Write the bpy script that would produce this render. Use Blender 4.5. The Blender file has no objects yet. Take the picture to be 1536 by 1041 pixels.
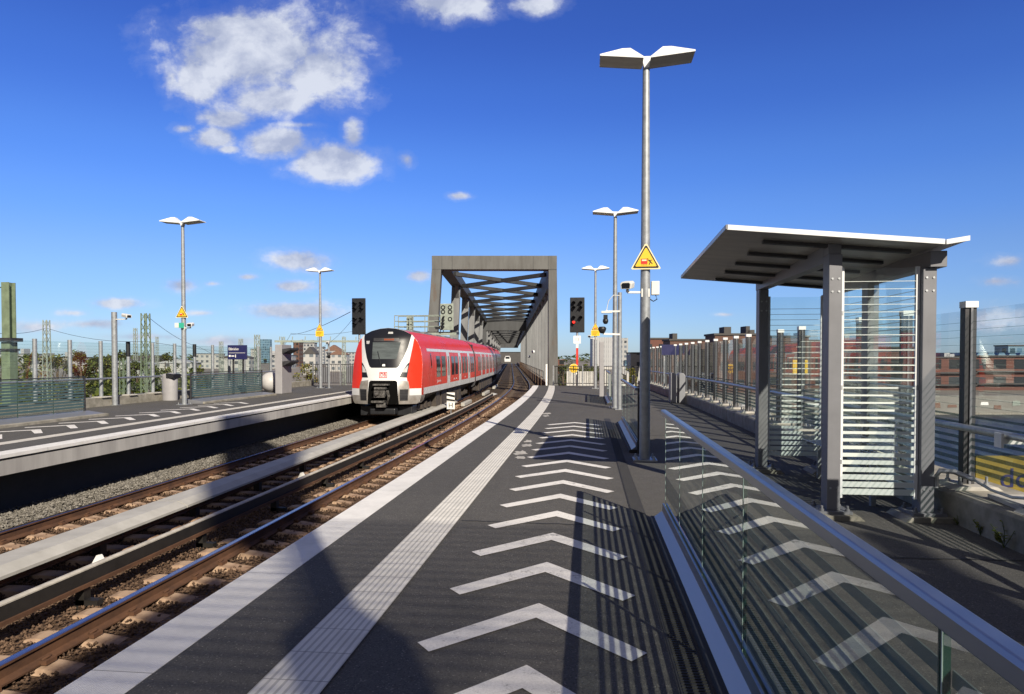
import bpy, bmesh, math, random
from mathutils import Vector, Matrix, Euler
from mathutils.geometry import tessellate_polygon
import numpy as np

random.seed(7)
SC = bpy.context.scene
COL = SC.collection
R = math.radians

# ------------------------------------------------------------------ helpers
def tag(o, label=None, cat=None, group=None, kind=None):
    if label: o['label'] = label
    if cat: o['category'] = cat
    if group: o['group'] = group
    if kind: o['kind'] = kind
    return o

def thing(name, loc=(0, 0, 0), label=None, cat=None, group=None, rz=0.0):
    o = bpy.data.objects.new(name, None)
    COL.objects.link(o)
    o.empty_display_size = 0.2
    o.location = loc
    o.rotation_euler = (0, 0, rz)
    return tag(o, label, cat, group)

def world_origin(o):
    v = Vector((0, 0, 0))
    while o is not None:
        v += Vector(o.location)
        o = o.parent
    return v

class MB:
    """collects geometry in world coordinates, then links it as ONE mesh object"""
    def __init__(s, M=None):
        s.v, s.f, s.mi, s.sm, s.m, s.M = [], [], [], [], 0, M
    def _add(s, vs, fs, smooth=False):
        b = len(s.v)
        for p in vs:
            p = Vector(p)
            if s.M is not None: p = s.M @ p
            s.v.append(p)
        for f in fs:
            s.f.append([b + i for i in f]); s.mi.append(s.m); s.sm.append(smooth)
        return s
    def box(s, x0, x1, y0, y1, z0, z1):
        vs = [(x, y, z) for z in (z0, z1) for y in (y0, y1) for x in (x0, x1)]
        return s._add(vs, [(0, 2, 3, 1), (4, 5, 7, 6), (0, 1, 5, 4), (2, 6, 7, 3), (0, 4, 6, 2), (1, 3, 7, 5)])
    def bar(s, p0, p1, w, h, up=(0, 0, 1)):
        p0, p1 = Vector(p0), Vector(p1)
        d = (p1 - p0).normalized(); up = Vector(up)
        if abs(d.dot(up)) > .99: up = Vector((0, 1, 0))
        r = d.cross(up).normalized() * (w / 2); u = r.cross(d).normalized() * (h / 2)
        vs = [p + a * r + b * u for p in (p0, p1) for a, b in ((-1, -1), (1, -1), (1, 1), (-1, 1))]
        return s._add(vs, [(0, 1, 2, 3), (7, 6, 5, 4), (0, 4, 5, 1), (1, 5, 6, 2), (2, 6, 7, 3), (3, 7, 4, 0)])
    def tube(s, pts, r, n=10, caps=True, smooth=True):
        pts = [Vector(p) for p in pts]
        rs = r if isinstance(r, (list, tuple)) else [r] * len(pts)
        vs, fs = [], []
        for i, p in enumerate(pts):
            a = pts[max(i - 1, 0)]; b = pts[min(i + 1, len(pts) - 1)]
            d = (b - a).normalized()
            up = Vector((0, 0, 1)) if abs(d.z) < .95 else Vector((0, 1, 0))
            x = d.cross(up).normalized(); y = x.cross(d).normalized()
            for k in range(n):
                t = 2 * math.pi * k / n
                vs.append(p + (x * math.cos(t) + y * math.sin(t)) * rs[i])
        for i in range(len(pts) - 1):
            for k in range(n):
                k2 = (k + 1) % n
                fs.append((i * n + k2, i * n + k, (i + 1) * n + k, (i + 1) * n + k2))
        s._add(vs, fs, smooth)
        if caps:
            s._add(vs[:n], [tuple(range(n))]); s._add(vs[-n:], [tuple(reversed(range(n)))])
        return s
    def prism(s, poly, axis, a, b):
        """poly: 2-D outline; axis 'x': (y,z) 'y': (x,z) 'z': (x,y); from a to b"""
        def mk(p, t):
            return {'x': (t, p[0], p[1]), 'y': (p[0], t, p[1]), 'z': (p[0], p[1], t)}[axis]
        n = len(poly)
        vs = [mk(p, a) for p in poly] + [mk(p, b) for p in poly]
        tri = tessellate_polygon([[Vector((p[0], p[1], 0)) for p in poly]])
        fs = [tuple(t) for t in tri] + [tuple(n + i for i in reversed(t)) for t in tri]
        fs += [(i, (i + 1) % n, n + (i + 1) % n, n + i) for i in range(n)]
        return s._add(vs, fs)
    def lathe(s, prof, c, n=20, smooth=True, sx=1, sy=1):
        vs, fs = [], []
        for r, z in prof:
            for k in range(n):
                t = 2 * math.pi * k / n
                vs.append((c[0] + r * sx * math.cos(t), c[1] + r * sy * math.sin(t), c[2] + z))
        for i in range(len(prof) - 1):
            for k in range(n):
                k2 = (k + 1) % n
                fs.append((i * n + k, i * n + k2, (i + 1) * n + k2, (i + 1) * n + k))
        return s._add(vs, fs, smooth)
    def sweep(s, section, frames, close=True, smooth=False, caps=True):
        """section [(a,z)], frames [(origin(x,y,z), right(x,y))]"""
        n = len(section); vs, fs = [], []
        for (o, rr) in frames:
            for a, z in section:
                vs.append((o[0] + rr[0] * a, o[1] + rr[1] * a, o[2] + z))
        m = n if close else n - 1
        for i in range(len(frames) - 1):
            for k in range(m):
                k2 = (k + 1) % n
                fs.append((i * n + k, i * n + k2, (i + 1) * n + k2, (i + 1) * n + k))
        if caps and close:
            fs.append(tuple(reversed(range(n)))); fs.append(tuple(range((len(frames) - 1) * n, len(frames) * n)))
        return s._add(vs, fs, smooth)
    def build(s, name, mats, parent=None, org=None, bevel=0, recalc=True):
        if not isinstance(mats, (list, tuple)): mats = [mats]
        if parent is not None:
            org = world_origin(parent); loc = Vector((0, 0, 0))
        else:
            if org is None:
                xs = [p.x for p in s.v]; ys = [p.y for p in s.v]; zs = [p.z for p in s.v]
                org = Vector(((min(xs) + max(xs)) / 2, (min(ys) + max(ys)) / 2, min(zs)))
            org = Vector(org); loc = org
        me = bpy.data.meshes.new(name)
        me.from_pydata([tuple(p - org) for p in s.v], [], s.f)
        for m in mats: me.materials.append(m)
        me.polygons.foreach_set('material_index', s.mi)
        me.polygons.foreach_set('use_smooth', s.sm)
        if recalc:
            bm = bmesh.new(); bm.from_mesh(me)
            bmesh.ops.recalc_face_normals(bm, faces=bm.faces)
            bm.to_mesh(me); bm.free()
        me.update()
        o = bpy.data.objects.new(name, me); COL.objects.link(o)
        o.location = loc
        if parent is not None: o.parent = parent
        if bevel:
            b = o.modifiers.new('bevel', 'BEVEL'); b.width = bevel; b.segments = 2; b.limit_method = 'ANGLE'; b.angle_limit = R(40)
        return o

def copy_tree(o, parent=None):
    c = o.copy(); COL.objects.link(c)
    if parent is not None: c.parent = parent
    for ch in list(o.children): copy_tree(ch, c)
    return c

def text(body, size, mat, name, parent, loc, rot=(R(90), 0, 0), extrude=.002, align='LEFT', sx=1.0):
    cu = bpy.data.curves.new(name, 'FONT'); cu.body = body; cu.size = size; cu.extrude = extrude
    cu.align_x = align; cu.align_y = 'CENTER'
    tmp = bpy.data.objects.new('tmp', cu); COL.objects.link(tmp)
    dg = bpy.context.evaluated_depsgraph_get(); dg.update()
    me = bpy.data.meshes.new_from_object(tmp.evaluated_get(dg))
    bpy.data.objects.remove(tmp); bpy.data.curves.remove(cu)
    Mx = Matrix.Translation(Vector(loc)) @ Euler(rot).to_matrix().to_4x4() @ Matrix.Diagonal((sx, 1, 1, 1))
    me.transform(Mx)
    me.transform(Matrix.Translation(-world_origin(parent)))
    me.materials.clear(); me.materials.append(mat); me.name = name
    o = bpy.data.objects.new(name, me); COL.objects.link(o); o.parent = parent
    return o

# ------------------------------------------------------------------ materials
def nmat(name):
    m = bpy.data.materials.new(name); m.use_nodes = True
    nt = m.node_tree; nt.nodes.clear()
    out = nt.nodes.new('ShaderNodeOutputMaterial')
    return m, nt, out

def N(nt, t, **kw):
    n = nt.nodes.new('ShaderNode' + t)
    for k, v in kw.items():
        if k.startswith('i_'):
            k = k[2:]
            n.inputs[int(k) if k.isdigit() else k].default_value = v
        else: setattr(n, k, v)
    return n

def math_(nt, op, a, b=None, c=None, clamp=False):
    n = nt.nodes.new('ShaderNodeMath'); n.operation = op; n.use_clamp = clamp
    for i, x in enumerate((a, b, c)):
        if x is None: continue
        if isinstance(x, (int, float)): n.inputs[i].default_value = x
        else: nt.links.new(x, n.inputs[i])
    return n.outputs[0]

def mixc(nt, fac, a, b, mode='MIX'):
    n = nt.nodes.new('ShaderNodeMix'); n.data_type = 'RGBA'; n.blend_type = mode
    for i, x in ((0, fac), (6, a), (7, b)):
        if isinstance(x, (int, float)): n.inputs[i].default_value = x
        elif isinstance(x, (tuple, list)): n.inputs[i].default_value = (*x[:3], 1)
        else: nt.links.new(x, n.inputs[i])
    return n.outputs[2]

def ramp(nt, fac, p0, p1, c0=(0, 0, 0, 1), c1=(1, 1, 1, 1)):
    n = nt.nodes.new('ShaderNodeValToRGB')
    n.color_ramp.elements[0].position = p0; n.color_ramp.elements[1].position = p1
    n.color_ramp.elements[0].color = c0; n.color_ramp.elements[1].color = c1
    nt.links.new(fac, n.inputs[0])
    return n.outputs[0]

def noise(nt, vec, scale, detail=4, rough=.6, mapping=None):
    if mapping is not None:
        mp = N(nt, 'Mapping'); mp.inputs['Scale'].default_value = mapping
        nt.links.new(vec, mp.inputs[0]); vec = mp.outputs[0]
    n = N(nt, 'TexNoise', i_Scale=scale, i_Detail=detail, i_Roughness=rough)
    nt.links.new(vec, n.inputs['Vector'])
    return n.outputs['Fac']

def coords(nt): return N(nt, 'TexCoord').outputs['Object']

def finish(nt, out, col, rough=.6, metal=0., height=None, bump=.0, spec=.5, bdist=.01):
    b = N(nt, 'BsdfPrincipled')
    if isinstance(col, (tuple, list)): b.inputs['Base Color'].default_value = (*col[:3], 1)
    else: nt.links.new(col, b.inputs['Base Color'])
    if isinstance(rough, (int, float)): b.inputs['Roughness'].default_value = rough
    else: nt.links.new(rough, b.inputs['Roughness'])
    b.inputs['Metallic'].default_value = metal
    b.inputs['Specular IOR Level'].default_value = spec
    if height is not None and bump > 0:
        bp = N(nt, 'Bump'); bp.inputs['Strength'].default_value = bump; bp.inputs['Distance'].default_value = bdist
        nt.links.new(height, bp.inputs['Height']); nt.links.new(bp.outputs[0], b.inputs['Normal'])
    nt.links.new(b.outputs[0], out.inputs[0])
    return b

def simple(name, col, rough=.55, metal=0., var=.18, scale=6., bump=.15, bscale=60., col2=None, map_=None, lo=.3, hi=.7, spec=.5, rust=False):
    """base colour broken up by soft noise (dirt, ageing) and a fine bump"""
    m, nt, out = nmat(name)
    co = coords(nt)
    f = noise(nt, co, scale, 6, .65, map_)
    a = tuple(c * (1 - var) for c in col) if col2 is None else col2
    b = tuple(min(1, c * (1 + var)) for c in col) if col2 is None else col
    c = mixc(nt, ramp(nt, f, lo, hi), a, b)
    if rust:
        c = mixc(nt, math_(nt, 'MULTIPLY', ramp(nt, noise(nt, co, .75, 8, .72, (1, 1, .45)), .60, .70), .6), c, (.115, .062, .034))
        c = mixc(nt, math_(nt, 'MULTIPLY', ramp(nt, noise(nt, co, 2.6, 8, .75, (1, 1, .12)), .56, .70), .5), c, (.05, .044, .04))
    h = noise(nt, co, bscale, 3)
    rr = math_(nt, 'MULTIPLY_ADD', f, .25, rough - .12, clamp=True)
    finish(nt, out, c, rr, metal, h, bump, spec, .004)
    return m

def m_asphalt(name, base, light, dark):
    m, nt, out = nmat(name)
    co = coords(nt)
    big = noise(nt, co, .55, 5, .6)
    mid = noise(nt, co, 7., 4, .6)
    vo = N(nt, 'TexVoronoi', i_Scale=150.); nt.links.new(co, vo.inputs['Vector'])
    sep = N(nt, 'SeparateColor'); nt.links.new(vo.outputs['Color'], sep.inputs[0])
    c = mixc(nt, ramp(nt, big, .32, .68), dark, base)
    c = mixc(nt, math_(nt, 'MULTIPLY', ramp(nt, mid, .35, .8), .35), c, light)
    c = mixc(nt, math_(nt, 'MULTIPLY', ramp(nt, sep.outputs[0], .80, .97), .6), c, light)
    c = mixc(nt, math_(nt, 'MULTIPLY', ramp(nt, sep.outputs[1], .965, .985), .6), c, (.28, .26, .235))
    c = mixc(nt, math_(nt, 'MULTIPLY', ramp(nt, sep.outputs[2], .72, .9), .6), c, tuple(x * .6 for x in dark))
    # trodden lines and blotches of old damp, stretched along the platform
    lane = noise(nt, co, .9, 6, .65, (1.6, .22, 1))
    c = mixc(nt, math_(nt, 'MULTIPLY', ramp(nt, lane, .50, .74), .22), c, tuple(x * .62 for x in dark))
    c = mixc(nt, math_(nt, 'MULTIPLY', ramp(nt, noise(nt, co, 26., 2, .4), .715, .74), .5), c, tuple(x * .45 for x in dark))
    # dried puddle rims and dust: pale drifting stains
    st = noise(nt, co, 1.7, 8, .75)
    c = mixc(nt, math_(nt, 'MULTIPLY', ramp(nt, st, .58, .76), .42), c, (.17, .165, .155))
    vd = math_(nt, 'MULTIPLY', vo.outputs['Distance'], -1.)
    h = math_(nt, 'ADD', vd, math_(nt, 'MULTIPLY', noise(nt, co, 320, 3), .6))
    finish(nt, out, c, .88, 0, h, .55, .25, .004)
    return m

def m_paint(name, col, under, wear=.55, scale=9.):
    m, nt, out = nmat(name)
    co = coords(nt)
    f = noise(nt, co, scale, 9, .72)
    g = noise(nt, co, 130., 3, .6)
    w = math_(nt, 'ADD', math_(nt, 'MULTIPLY', f, .75), math_(nt, 'MULTIPLY', g, .25))
    w = math_(nt, 'ADD', w, math_(nt, 'MULTIPLY', math_(nt, 'SUBTRACT', noise(nt, co, .8, 3), .5), .22))
    c = mixc(nt, ramp(nt, w, wear, wear + .10), col, under)
    c = mixc(nt, math_(nt, 'MULTIPLY', ramp(nt, noise(nt, co, 2.2, 6), .35, .7), .45), c, tuple(x * .58 for x in col))
    c = mixc(nt, math_(nt, 'MULTIPLY', ramp(nt, noise(nt, co, 95., 4, .75), .40, .66), .50), c, tuple(x * .52 for x in col))
    finish(nt, out, c, .75, 0, g, .35, .3, .003)
    return m

def m_strip(name, col, groove, nx, pitch, joint):
    """tactile / edge slabs: grooves along the platform, joints between slabs"""
    m, nt, out = nmat(name)
    co = coords(nt)
    uv = N(nt, 'UVMap').outputs[0]
    sp = N(nt, 'SeparateXYZ'); nt.links.new(uv, sp.inputs[0])
    fx = math_(nt, 'FRACT', math_(nt, 'MULTIPLY', sp.outputs[0], float(nx)))
    rib = math_(nt, 'ABSOLUTE', math_(nt, 'SUBTRACT', fx, .5))        # 0..0.5
    gro = ramp(nt, rib, .27, .36)
    fy = math_(nt, 'FRACT', math_(nt, 'DIVIDE', sp.outputs[1], joint))
    jn = math_(nt, 'MULTIPLY', math_(nt, 'LESS_THAN', fy, .007 / joint), .75)
    slab = math_(nt, 'FLOOR', math_(nt, 'DIVIDE', sp.outputs[1], joint))
    wn = N(nt, 'TexWhiteNoise', noise_dimensions='1D'); nt.links.new(slab, wn.inputs['W'])
    dirt = noise(nt, co, 3.5, 8, .7)
    c = mixc(nt, math_(nt, 'MULTIPLY', wn.outputs['Value'], .16), col, tuple(x * .6 for x in col))
    c = mixc(nt, math_(nt, 'MULTIPLY', ramp(nt, dirt, .42, .78), .42), c, tuple(x * .45 for x in col))
    c = mixc(nt, math_(nt, 'MULTIPLY', gro, groove), c, (.16, .16, .155))
    c = mixc(nt, jn, c, (.20, .19, .18))
    fine = noise(nt, co, 220., 3)
    h = math_(nt, 'SUBTRACT', math_(nt, 'MULTIPLY', fine, .2), math_(nt, 'ADD', gro, jn))
    finish(nt, out, c, .72, 0, h, .5, .3, .004)
    return m

def m_glass(name, tint, refl=1.0, dirt=.03):
    m, nt, out = nmat(name)
    tr = N(nt, 'BsdfTransparent'); tr.inputs[0].default_value = (*tint, 1)
    gl = N(nt, 'BsdfGlossy'); gl.inputs['Roughness'].default_value = .012
    gl.inputs[0].default_value = (.95, 1, .98, 1)
    df = N(nt, 'BsdfDiffuse'); df.inputs[0].default_value = (.55, .6, .58, 1)
    fr = N(nt, 'Fresnel', i_IOR=1.52)
    geo = N(nt, 'NewGeometry')
    front = math_(nt, 'SUBTRACT', 1., geo.outputs['Backfacing'])
    f = math_(nt, 'MULTIPLY', math_(nt, 'MULTIPLY', fr.outputs[0], 1.5 * refl), front, clamp=True)
    mx = N(nt, 'MixShader'); nt.links.new(f, mx.inputs[0])
    nt.links.new(tr.outputs[0], mx.inputs[1]); nt.links.new(gl.outputs[0], mx.inputs[2])
    d = math_(nt, 'MULTIPLY', ramp(nt, noise(nt, coords(nt), 2.5, 6, .7), .35, .8), dirt)
    mx2 = N(nt, 'MixShader'); nt.links.new(d, mx2.inputs[0])
    nt.links.new(mx.outputs[0], mx2.inputs[1]); nt.links.new(df.outputs[0], mx2.inputs[2])
    nt.links.new(mx2.outputs[0], out.inputs[0])
    return m

def m_frost(name, col, alpha):
    m, nt, out = nmat(name)
    tr = N(nt, 'BsdfTransparent'); tr.inputs[0].default_value = (.8, .88, .86, 1)
    df = N(nt, 'BsdfDiffuse'); df.inputs[0].default_value = (*col, 1)
    tl = N(nt, 'BsdfTranslucent'); tl.inputs[0].default_value = (*col, 1)
    a = N(nt, 'MixShader', i_0=.22); nt.links.new(df.outputs[0], a.inputs[1]); nt.links.new(tl.outputs[0], a.inputs[2])
    b = N(nt, 'MixShader', i_0=alpha); nt.links.new(tr.outputs[0], b.inputs[1]); nt.links.new(a.outputs[0], b.inputs[2])
    nt.links.new(b.outputs[0], out.inputs[0])
    return m

def m_emit(name, col, s):
    m, nt, out = nmat(name)
    e = N(nt, 'Emission'); e.inputs[0].default_value = (*col, 1); e.inputs[1].default_value = s
    nt.links.new(e.outputs[0], out.inputs[0]); return m

def m_facade(name, wall, win, wx, wz, fx=.55, fz=.5, rough=.7):
    m, nt, out = nmat(name)
    co = coords(nt)
    sp = N(nt, 'SeparateXYZ'); nt.links.new(co, sp.inputs[0])
    hx = math_(nt, 'ADD', sp.outputs[0], math_(nt, 'MULTIPLY', sp.outputs[1], .97))
    ix = math_(nt, 'DIVIDE', hx, wx); iz = math_(nt, 'DIVIDE', sp.outputs[2], wz)
    a = math_(nt, 'LESS_THAN', math_(nt, 'FRACT', ix), fx)
    b = math_(nt, 'LESS_THAN', math_(nt, 'ABSOLUTE', math_(nt, 'SUBTRACT', math_(nt, 'FRACT', iz), .5)), fz / 2)
    geo = N(nt, 'NewGeometry'); sg = N(nt, 'SeparateXYZ'); nt.links.new(geo.outputs['Normal'], sg.inputs[0])
    side = math_(nt, 'LESS_THAN', math_(nt, 'ABSOLUTE', sg.outputs[2]), .5)
    w = math_(nt, 'MULTIPLY', math_(nt, 'MULTIPLY', a, b), side)
    cid = N(nt, 'CombineXYZ'); nt.links.new(math_(nt, 'FLOOR', ix), cid.inputs[0]); nt.links.new(math_(nt, 'FLOOR', iz), cid.inputs[1])
    wn = N(nt, 'TexWhiteNoise', noise_dimensions='2D'); nt.links.new(cid.outputs[0], wn.inputs['Vector'])
    wc = mixc(nt, wn.outputs['Value'], tuple(x * .5 for x in win), tuple(min(1, x * 1.6) for x in win))
    nz = noise(nt, co, .35, 6, .7)
    wl = mixc(nt, ramp(nt, nz, .3, .7), tuple(x * .82 for x in wall), wall)
    c = mixc(nt, w, wl, wc)
    r = math_(nt, 'SUBTRACT', rough, math_(nt, 'MULTIPLY', w, .5))
    finish(nt, out, c, r)
    return m

MT = {}
def setup_materials():
    g = MT
    g['asphalt'] = m_asphalt('asphalt', (.094, .0905, .086), (.138, .132, .124), (.076, .0735, .070))
    g['asphalt_dark'] = m_asphalt('asphalt_dark', (.088, .085, .081), (.128, .123, .116), (.070, .068, .065))
    g['paint_white'] = m_paint('paint_white', (.82, .80, .775), (.12, .115, .11), .555)
    g['tactile'] = m_strip('tactile', (.74, .72, .67), .45, 8, 0, .30)
    g['edge_slab'] = m_strip('edge_slab', (.80, .79, .77), .10, 26, 0, 1.5)
    g['guide_left'] = m_strip('guide_left', (.66, .63, .57), .35, 8, 0, .30)
    g['concrete'] = simple('concrete', (.40, .385, .355), .85, 0, .25, 3.5, .4, 40)
    g['concrete_dirty'] = simple('concrete_dirty', (.34, .32, .28), .88, 0, .3, 5, .5, 40, col2=(.16, .15, .12))
    g['concrete_stain'] = simple('concrete_stain', (.46, .45, .43), .85, 0, .3, 2.2, .3, 40, col2=(.27, .26, .25), map_=(1, 1, .12))
    g['recess_shade'] = simple('recess_shade', (.05, .05, .05), .9)  # shade under the left platform edge put into the wall colour
    g['galv'] = simple('galvanised_steel', (.42, .44, .46), .42, .75, .22, 14, .1, 90)
    g['pole'] = simple('galvanised_pole', (.30, .32, .345), .5, .4, .2, 11, .12, 90)
    g['alu'] = simple('aluminium', (.26, .28, .31), .34, .8, .12, 1.2, .0, 120, map_=(1, .25, 1))
    g['grey_paint'] = simple('grey_paint', (.175, .18, .20), .45, .1, .08, 3, .05, 150)
    g['grey_light'] = simple('grey_paint_light', (.30, .295, .31), .5, 0, .08, 3, .05, 120)
    g['lamp_white'] = simple('lamp_white', (.72, .74, .76), .4, 0, .08, 4, .04, 80)
    g['dark_metal'] = simple('dark_metal', (.045, .045, .05), .5, .3, .25, 6, .1, 70)
    g['soffit'] = simple('soffit', (.42, .395, .36), .34, .35, .3, 2, .03, 50, map_=(.5, 3, 1))
    g['rubber'] = simple('rubber', (.03, .03, .032), .8, 0, .2, 8, .3, 50)
    g['black'] = simple('black_plastic', (.012, .013, .016), .45, 0, .2, 6, .1, 60)
    g['hoarding'] = simple('weathered_white', (.46, .455, .44), .7, 0, .2, 1.5, .05, 30)
    g['shell'] = simple('pale_shell', (.46, .455, .45), .5, 0, .15, 2.5, .05, 30)
    g['white_plastic'] = simple('white_plastic', (.68, .68, .66), .45, 0, .08, 5, .03, 50)
    g['rust'] = simple('rusty_steel', (.135, .062, .030), .85, .1, .3, 6, .5, 60, col2=(.055, .027, .015), map_=(1, .5, 1))
    g['rail_top'] = simple('rail_head', (.40, .40, .42), .26, .95, .12, 4, .05, 100, map_=(6, .4, 6))
    g['third_top'] = simple('third_rail_cover_top', (.42, .39, .34), .7, 0, .25, 7, .3, 60)
    g['third_side'] = simple('third_rail_side', (.016, .014, .012), .6, .0, .3, 5, .2, 60)
    g['cover'] = simple('cover_grey', (.44, .43, .40), .7, 0, .16, 2.5, .2, 60, col2=(.33, .32, .29))
    g['sleeper'] = simple('sleeper', (.40, .28, .19), .9, 0, .3, 3.2, .5, 45, col2=(.15, .080, .045), lo=.34, hi=.58)
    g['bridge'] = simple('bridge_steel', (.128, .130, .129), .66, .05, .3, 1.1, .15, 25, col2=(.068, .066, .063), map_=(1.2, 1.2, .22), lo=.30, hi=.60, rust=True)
    g['bridge_in'] = simple('bridge_steel_shaded', (.055, .058, .062), .6, .1, .25, 1.1, .1, 25, map_=(1, 1, .2))  # same steel darkened, shade inside the truss put into the colour
    g['bridge_post'] = simple('bridge_steel_sunlit', (.19, .197, .205), .6, .1, .25, 1.1, .1, 25, map_=(1, 1, .2))  # same steel lightened, sunlight on the posts put into the colour
    g['bridge_rust'] = simple('bridge_rust', (.16, .10, .065), .8, .1, .3, 3, .1, 25, col2=(.09, .055, .035))
    g['red'] = simple('train_red', (.66, .032, .012), .3, 0, .05, 1.5, .01, 30, spec=.32)
    g['train_white'] = simple('train_white', (.66, .67, .68), .25, .05, .06, 1.5, .01, 30)
    g['train_grey'] = simple('train_grey', (.36, .355, .35), .35, .1, .18, 2.2, .02, 30, col2=(.17, .145, .12))
    g['train_dirty'] = simple('train_under', (.06, .048, .04), .8, .1, .4, 4, .4, 30)
    g['train_roof'] = simple('train_roof', (.20, .20, .21), .6, .1, .2, 3, .1, 30)
    g['gloss_black'] = simple('gloss_black', (.010, .011, .016), .34, 0, .1, 2, .0, 30, spec=.25)
    g['win_dark'] = simple('window_dark', (.012, .015, .018), .06, 0, .2, 1.2, .0, 30, spec=.28)
    g['win_front'] = simple('windscreen', (.085, .10, .105), .10, 0, .35, 3.5, .0, 30, spec=.4, map_=(.4, .4, 3))
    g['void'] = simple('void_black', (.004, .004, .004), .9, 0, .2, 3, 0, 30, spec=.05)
    g['coupler'] = simple('coupler_metal', (.22, .21, .20), .5, .5, .5, 14, .2, 30, col2=(.03, .028, .026))
    g['banner'] = simple('banner_yellow_shaded', (.17, .125, .010), .6, 0, .25, 2, .1, 8)  # yellow darkened, shade and dimming glass put into the colour
    g['timber'] = simple('dark_timber', (.070, .050, .036), .9, 0, .3, 5, .5, 45)
    g['lens'] = simple('lens', (.55, .56, .56), .12, .2, .2, 20)
    g['orange_led'] = m_emit('orange_led', (1, .22, .08), .45)
    g['red_led'] = m_emit('red_lamp', (1, .03, .02), 2.2)
    g['db_red'] = simple('logo_red', (.60, .02, .015), .4, 0, .05)
    g['yellow'] = simple('sign_yellow', (.80, .50, .03), .4, 0, .05, 6, .02)
    g['sign_black'] = simple('sign_black', (.012, .012, .012), .45, 0, .1)
    g['sign_cream'] = simple('sign_cream', (.78, .70, .42), .45, 0, .05)
    g['sign_blue'] = simple('sign_blue', (.016, .018, .085), .45, 0, .08)
    g['sign_white'] = simple('sign_white', (.80, .80, .78), .45, 0, .05)
    g['red_post'] = simple('red_post', (.58, .035, .02), .45, 0, .1)
    g['green_steel'] = simple('mast_green', (.17, .22, .145), .6, .1, .22, 4, .15, 40)
    g['mast_grey'] = simple('mast_pale', (.28, .32, .28), .6, .1, .2, 4, .15, 40)
    g['glass'] = m_glass('clear_glass', (.93, .965, .96), .7)
    g['glass_bal'] = m_glass('railing_glass', (.925, .97, .955), 1.2, .03)
    g['glass_edge'] = simple('glass_edge', (.02, .06, .05), .2)
    g['edge_light'] = simple('polished_glass_edge', (.42, .52, .50), .2)
    g['glass_fence'] = m_glass('fence_glass', (.91, .935, .955), .7, .02)
    g['frost'] = m_frost('frosted_print', (.76, .82, .80), .95)
    g['frost_dark'] = m_frost('frosted_print_dim', (.17, .21, .21), .90)
    g['frost_left'] = m_frost('frosted_print_bluish', (.10, .165, .185), .92)
    g['frost_thin'] = m_frost('printed_lines', (.20, .23, .26), .24)
    g['frost_fence'] = m_frost('printed_bands', (.10, .125, .15), .42)
    g['brick'] = m_facade('brick_facade', (.135, .050, .035), (.03, .035, .04), 4.2, 3.3, .62, .55)
    g['brick2'] = m_facade('brown_brick_facade', (.11, .055, .04), (.035, .038, .042), 3.1, 3.1, .5, .5)
    g['white_facade'] = m_facade('white_facade', (.42, .42, .415), (.12, .14, .16), 3.4, 3.0, .5, .45)
    g['pale_facade'] = m_facade('pale_facade', (.34, .35, .36), (.10, .12, .15), 3.0, 3.0, .55, .5)
    g['blue_facade'] = m_facade('blue_facade', (.16, .27, .36), (.06, .12, .18), 2.4, 3.2, .7, .7, .4)
    g['grey_clad'] = simple('grey_cladding', (.36, .37, .39), .6, .1, .14, .5, .05, 10, map_=(1, 1, .05))
    g['roof_dark'] = simple('roof_dark', (.065, .062, .062), .8, 0, .2, 1)
    g['roof_red'] = simple('roof_red', (.17, .095, .07), .8, 0, .2, 1)
    g['foliage'] = None
    g['bark'] = simple('bark', (.10, .07, .045), .95, 0, .3, 5, .5, 20)
    g['quay'] = simple('quay_wall', (.25, .245, .23), .9, 0, .3, .35, .2, 10, col2=(.20, .19, .17), map_=(1, 1, 1.6))
    for nm, c1, c2 in (('leaf_a', (.125, .155, .035), (.27, .28, .075)), ('leaf_b', (.075, .105, .030), (.155, .19, .05)), ('leaf_c', (.22, .16, .045), (.30, .21, .06))):
        m, nt, out = nmat(nm)
        gi = N(nt, 'ObjectInfo')
        geo = N(nt, 'NewGeometry')
        c = mixc(nt, geo.outputs['Random Per Island'], c1, c2)
        d = N(nt, 'BsdfDiffuse'); nt.links.new(c, d.inputs[0])
        t = N(nt, 'BsdfTranslucent'); nt.links.new(c, t.inputs[0])
        mx = N(nt, 'MixShader', i_0=.3); nt.links.new(d.outputs[0], mx.inputs[1]); nt.links.new(t.outputs[0], mx.inputs[2])
        nt.links.new(mx.outputs[0], out.inputs[0]); g[nm] = m
    # ballast bed: rusty brown under the tracks, grey in the margins
    m, nt, out = nmat('ballast_bed')
    co = coords(nt); sp = N(nt, 'SeparateXYZ'); nt.links.new(co, sp.inputs[0])
    vo = N(nt, 'TexVoronoi', i_Scale=17.); nt.links.new(co, vo.inputs['Vector'])
    vc = N(nt, 'SeparateColor'); nt.links.new(vo.outputs['Color'], vc.inputs[0])
    edge = ramp(nt, math_(nt, 'ADD', sp.outputs[0], math_(nt, 'MULTIPLY', noise(nt, co, .8, 4), .5)), .40, .55)
    brown = mixc(nt, vc.outputs[0], (.055, .032, .020), (.145, .092, .058))
    grey = mixc(nt, vc.outputs[0], (.09, .083, .07), (.24, .225, .20))
    xx = math_(nt, 'ADD', sp.outputs[0], math_(nt, 'MULTIPLY', sp.outputs[1], .025))
    far_l = math_(nt, 'LESS_THAN', math_(nt, 'ADD', xx, math_(nt, 'MULTIPLY', noise(nt, co, 1.5, 5), .5)), -8.28)
    c = mixc(nt, far_l, brown, grey)
    deck = ramp(nt, math_(nt, 'DIVIDE', sp.outputs[1], 100.), .42, .52)
    c = mixc(nt, deck, c, mixc(nt, vc.outputs[0], (.030, .022, .017), (.085, .06, .042)))
    h = math_(nt, 'MULTIPLY', vo.outputs['Distance'], -1.)
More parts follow.
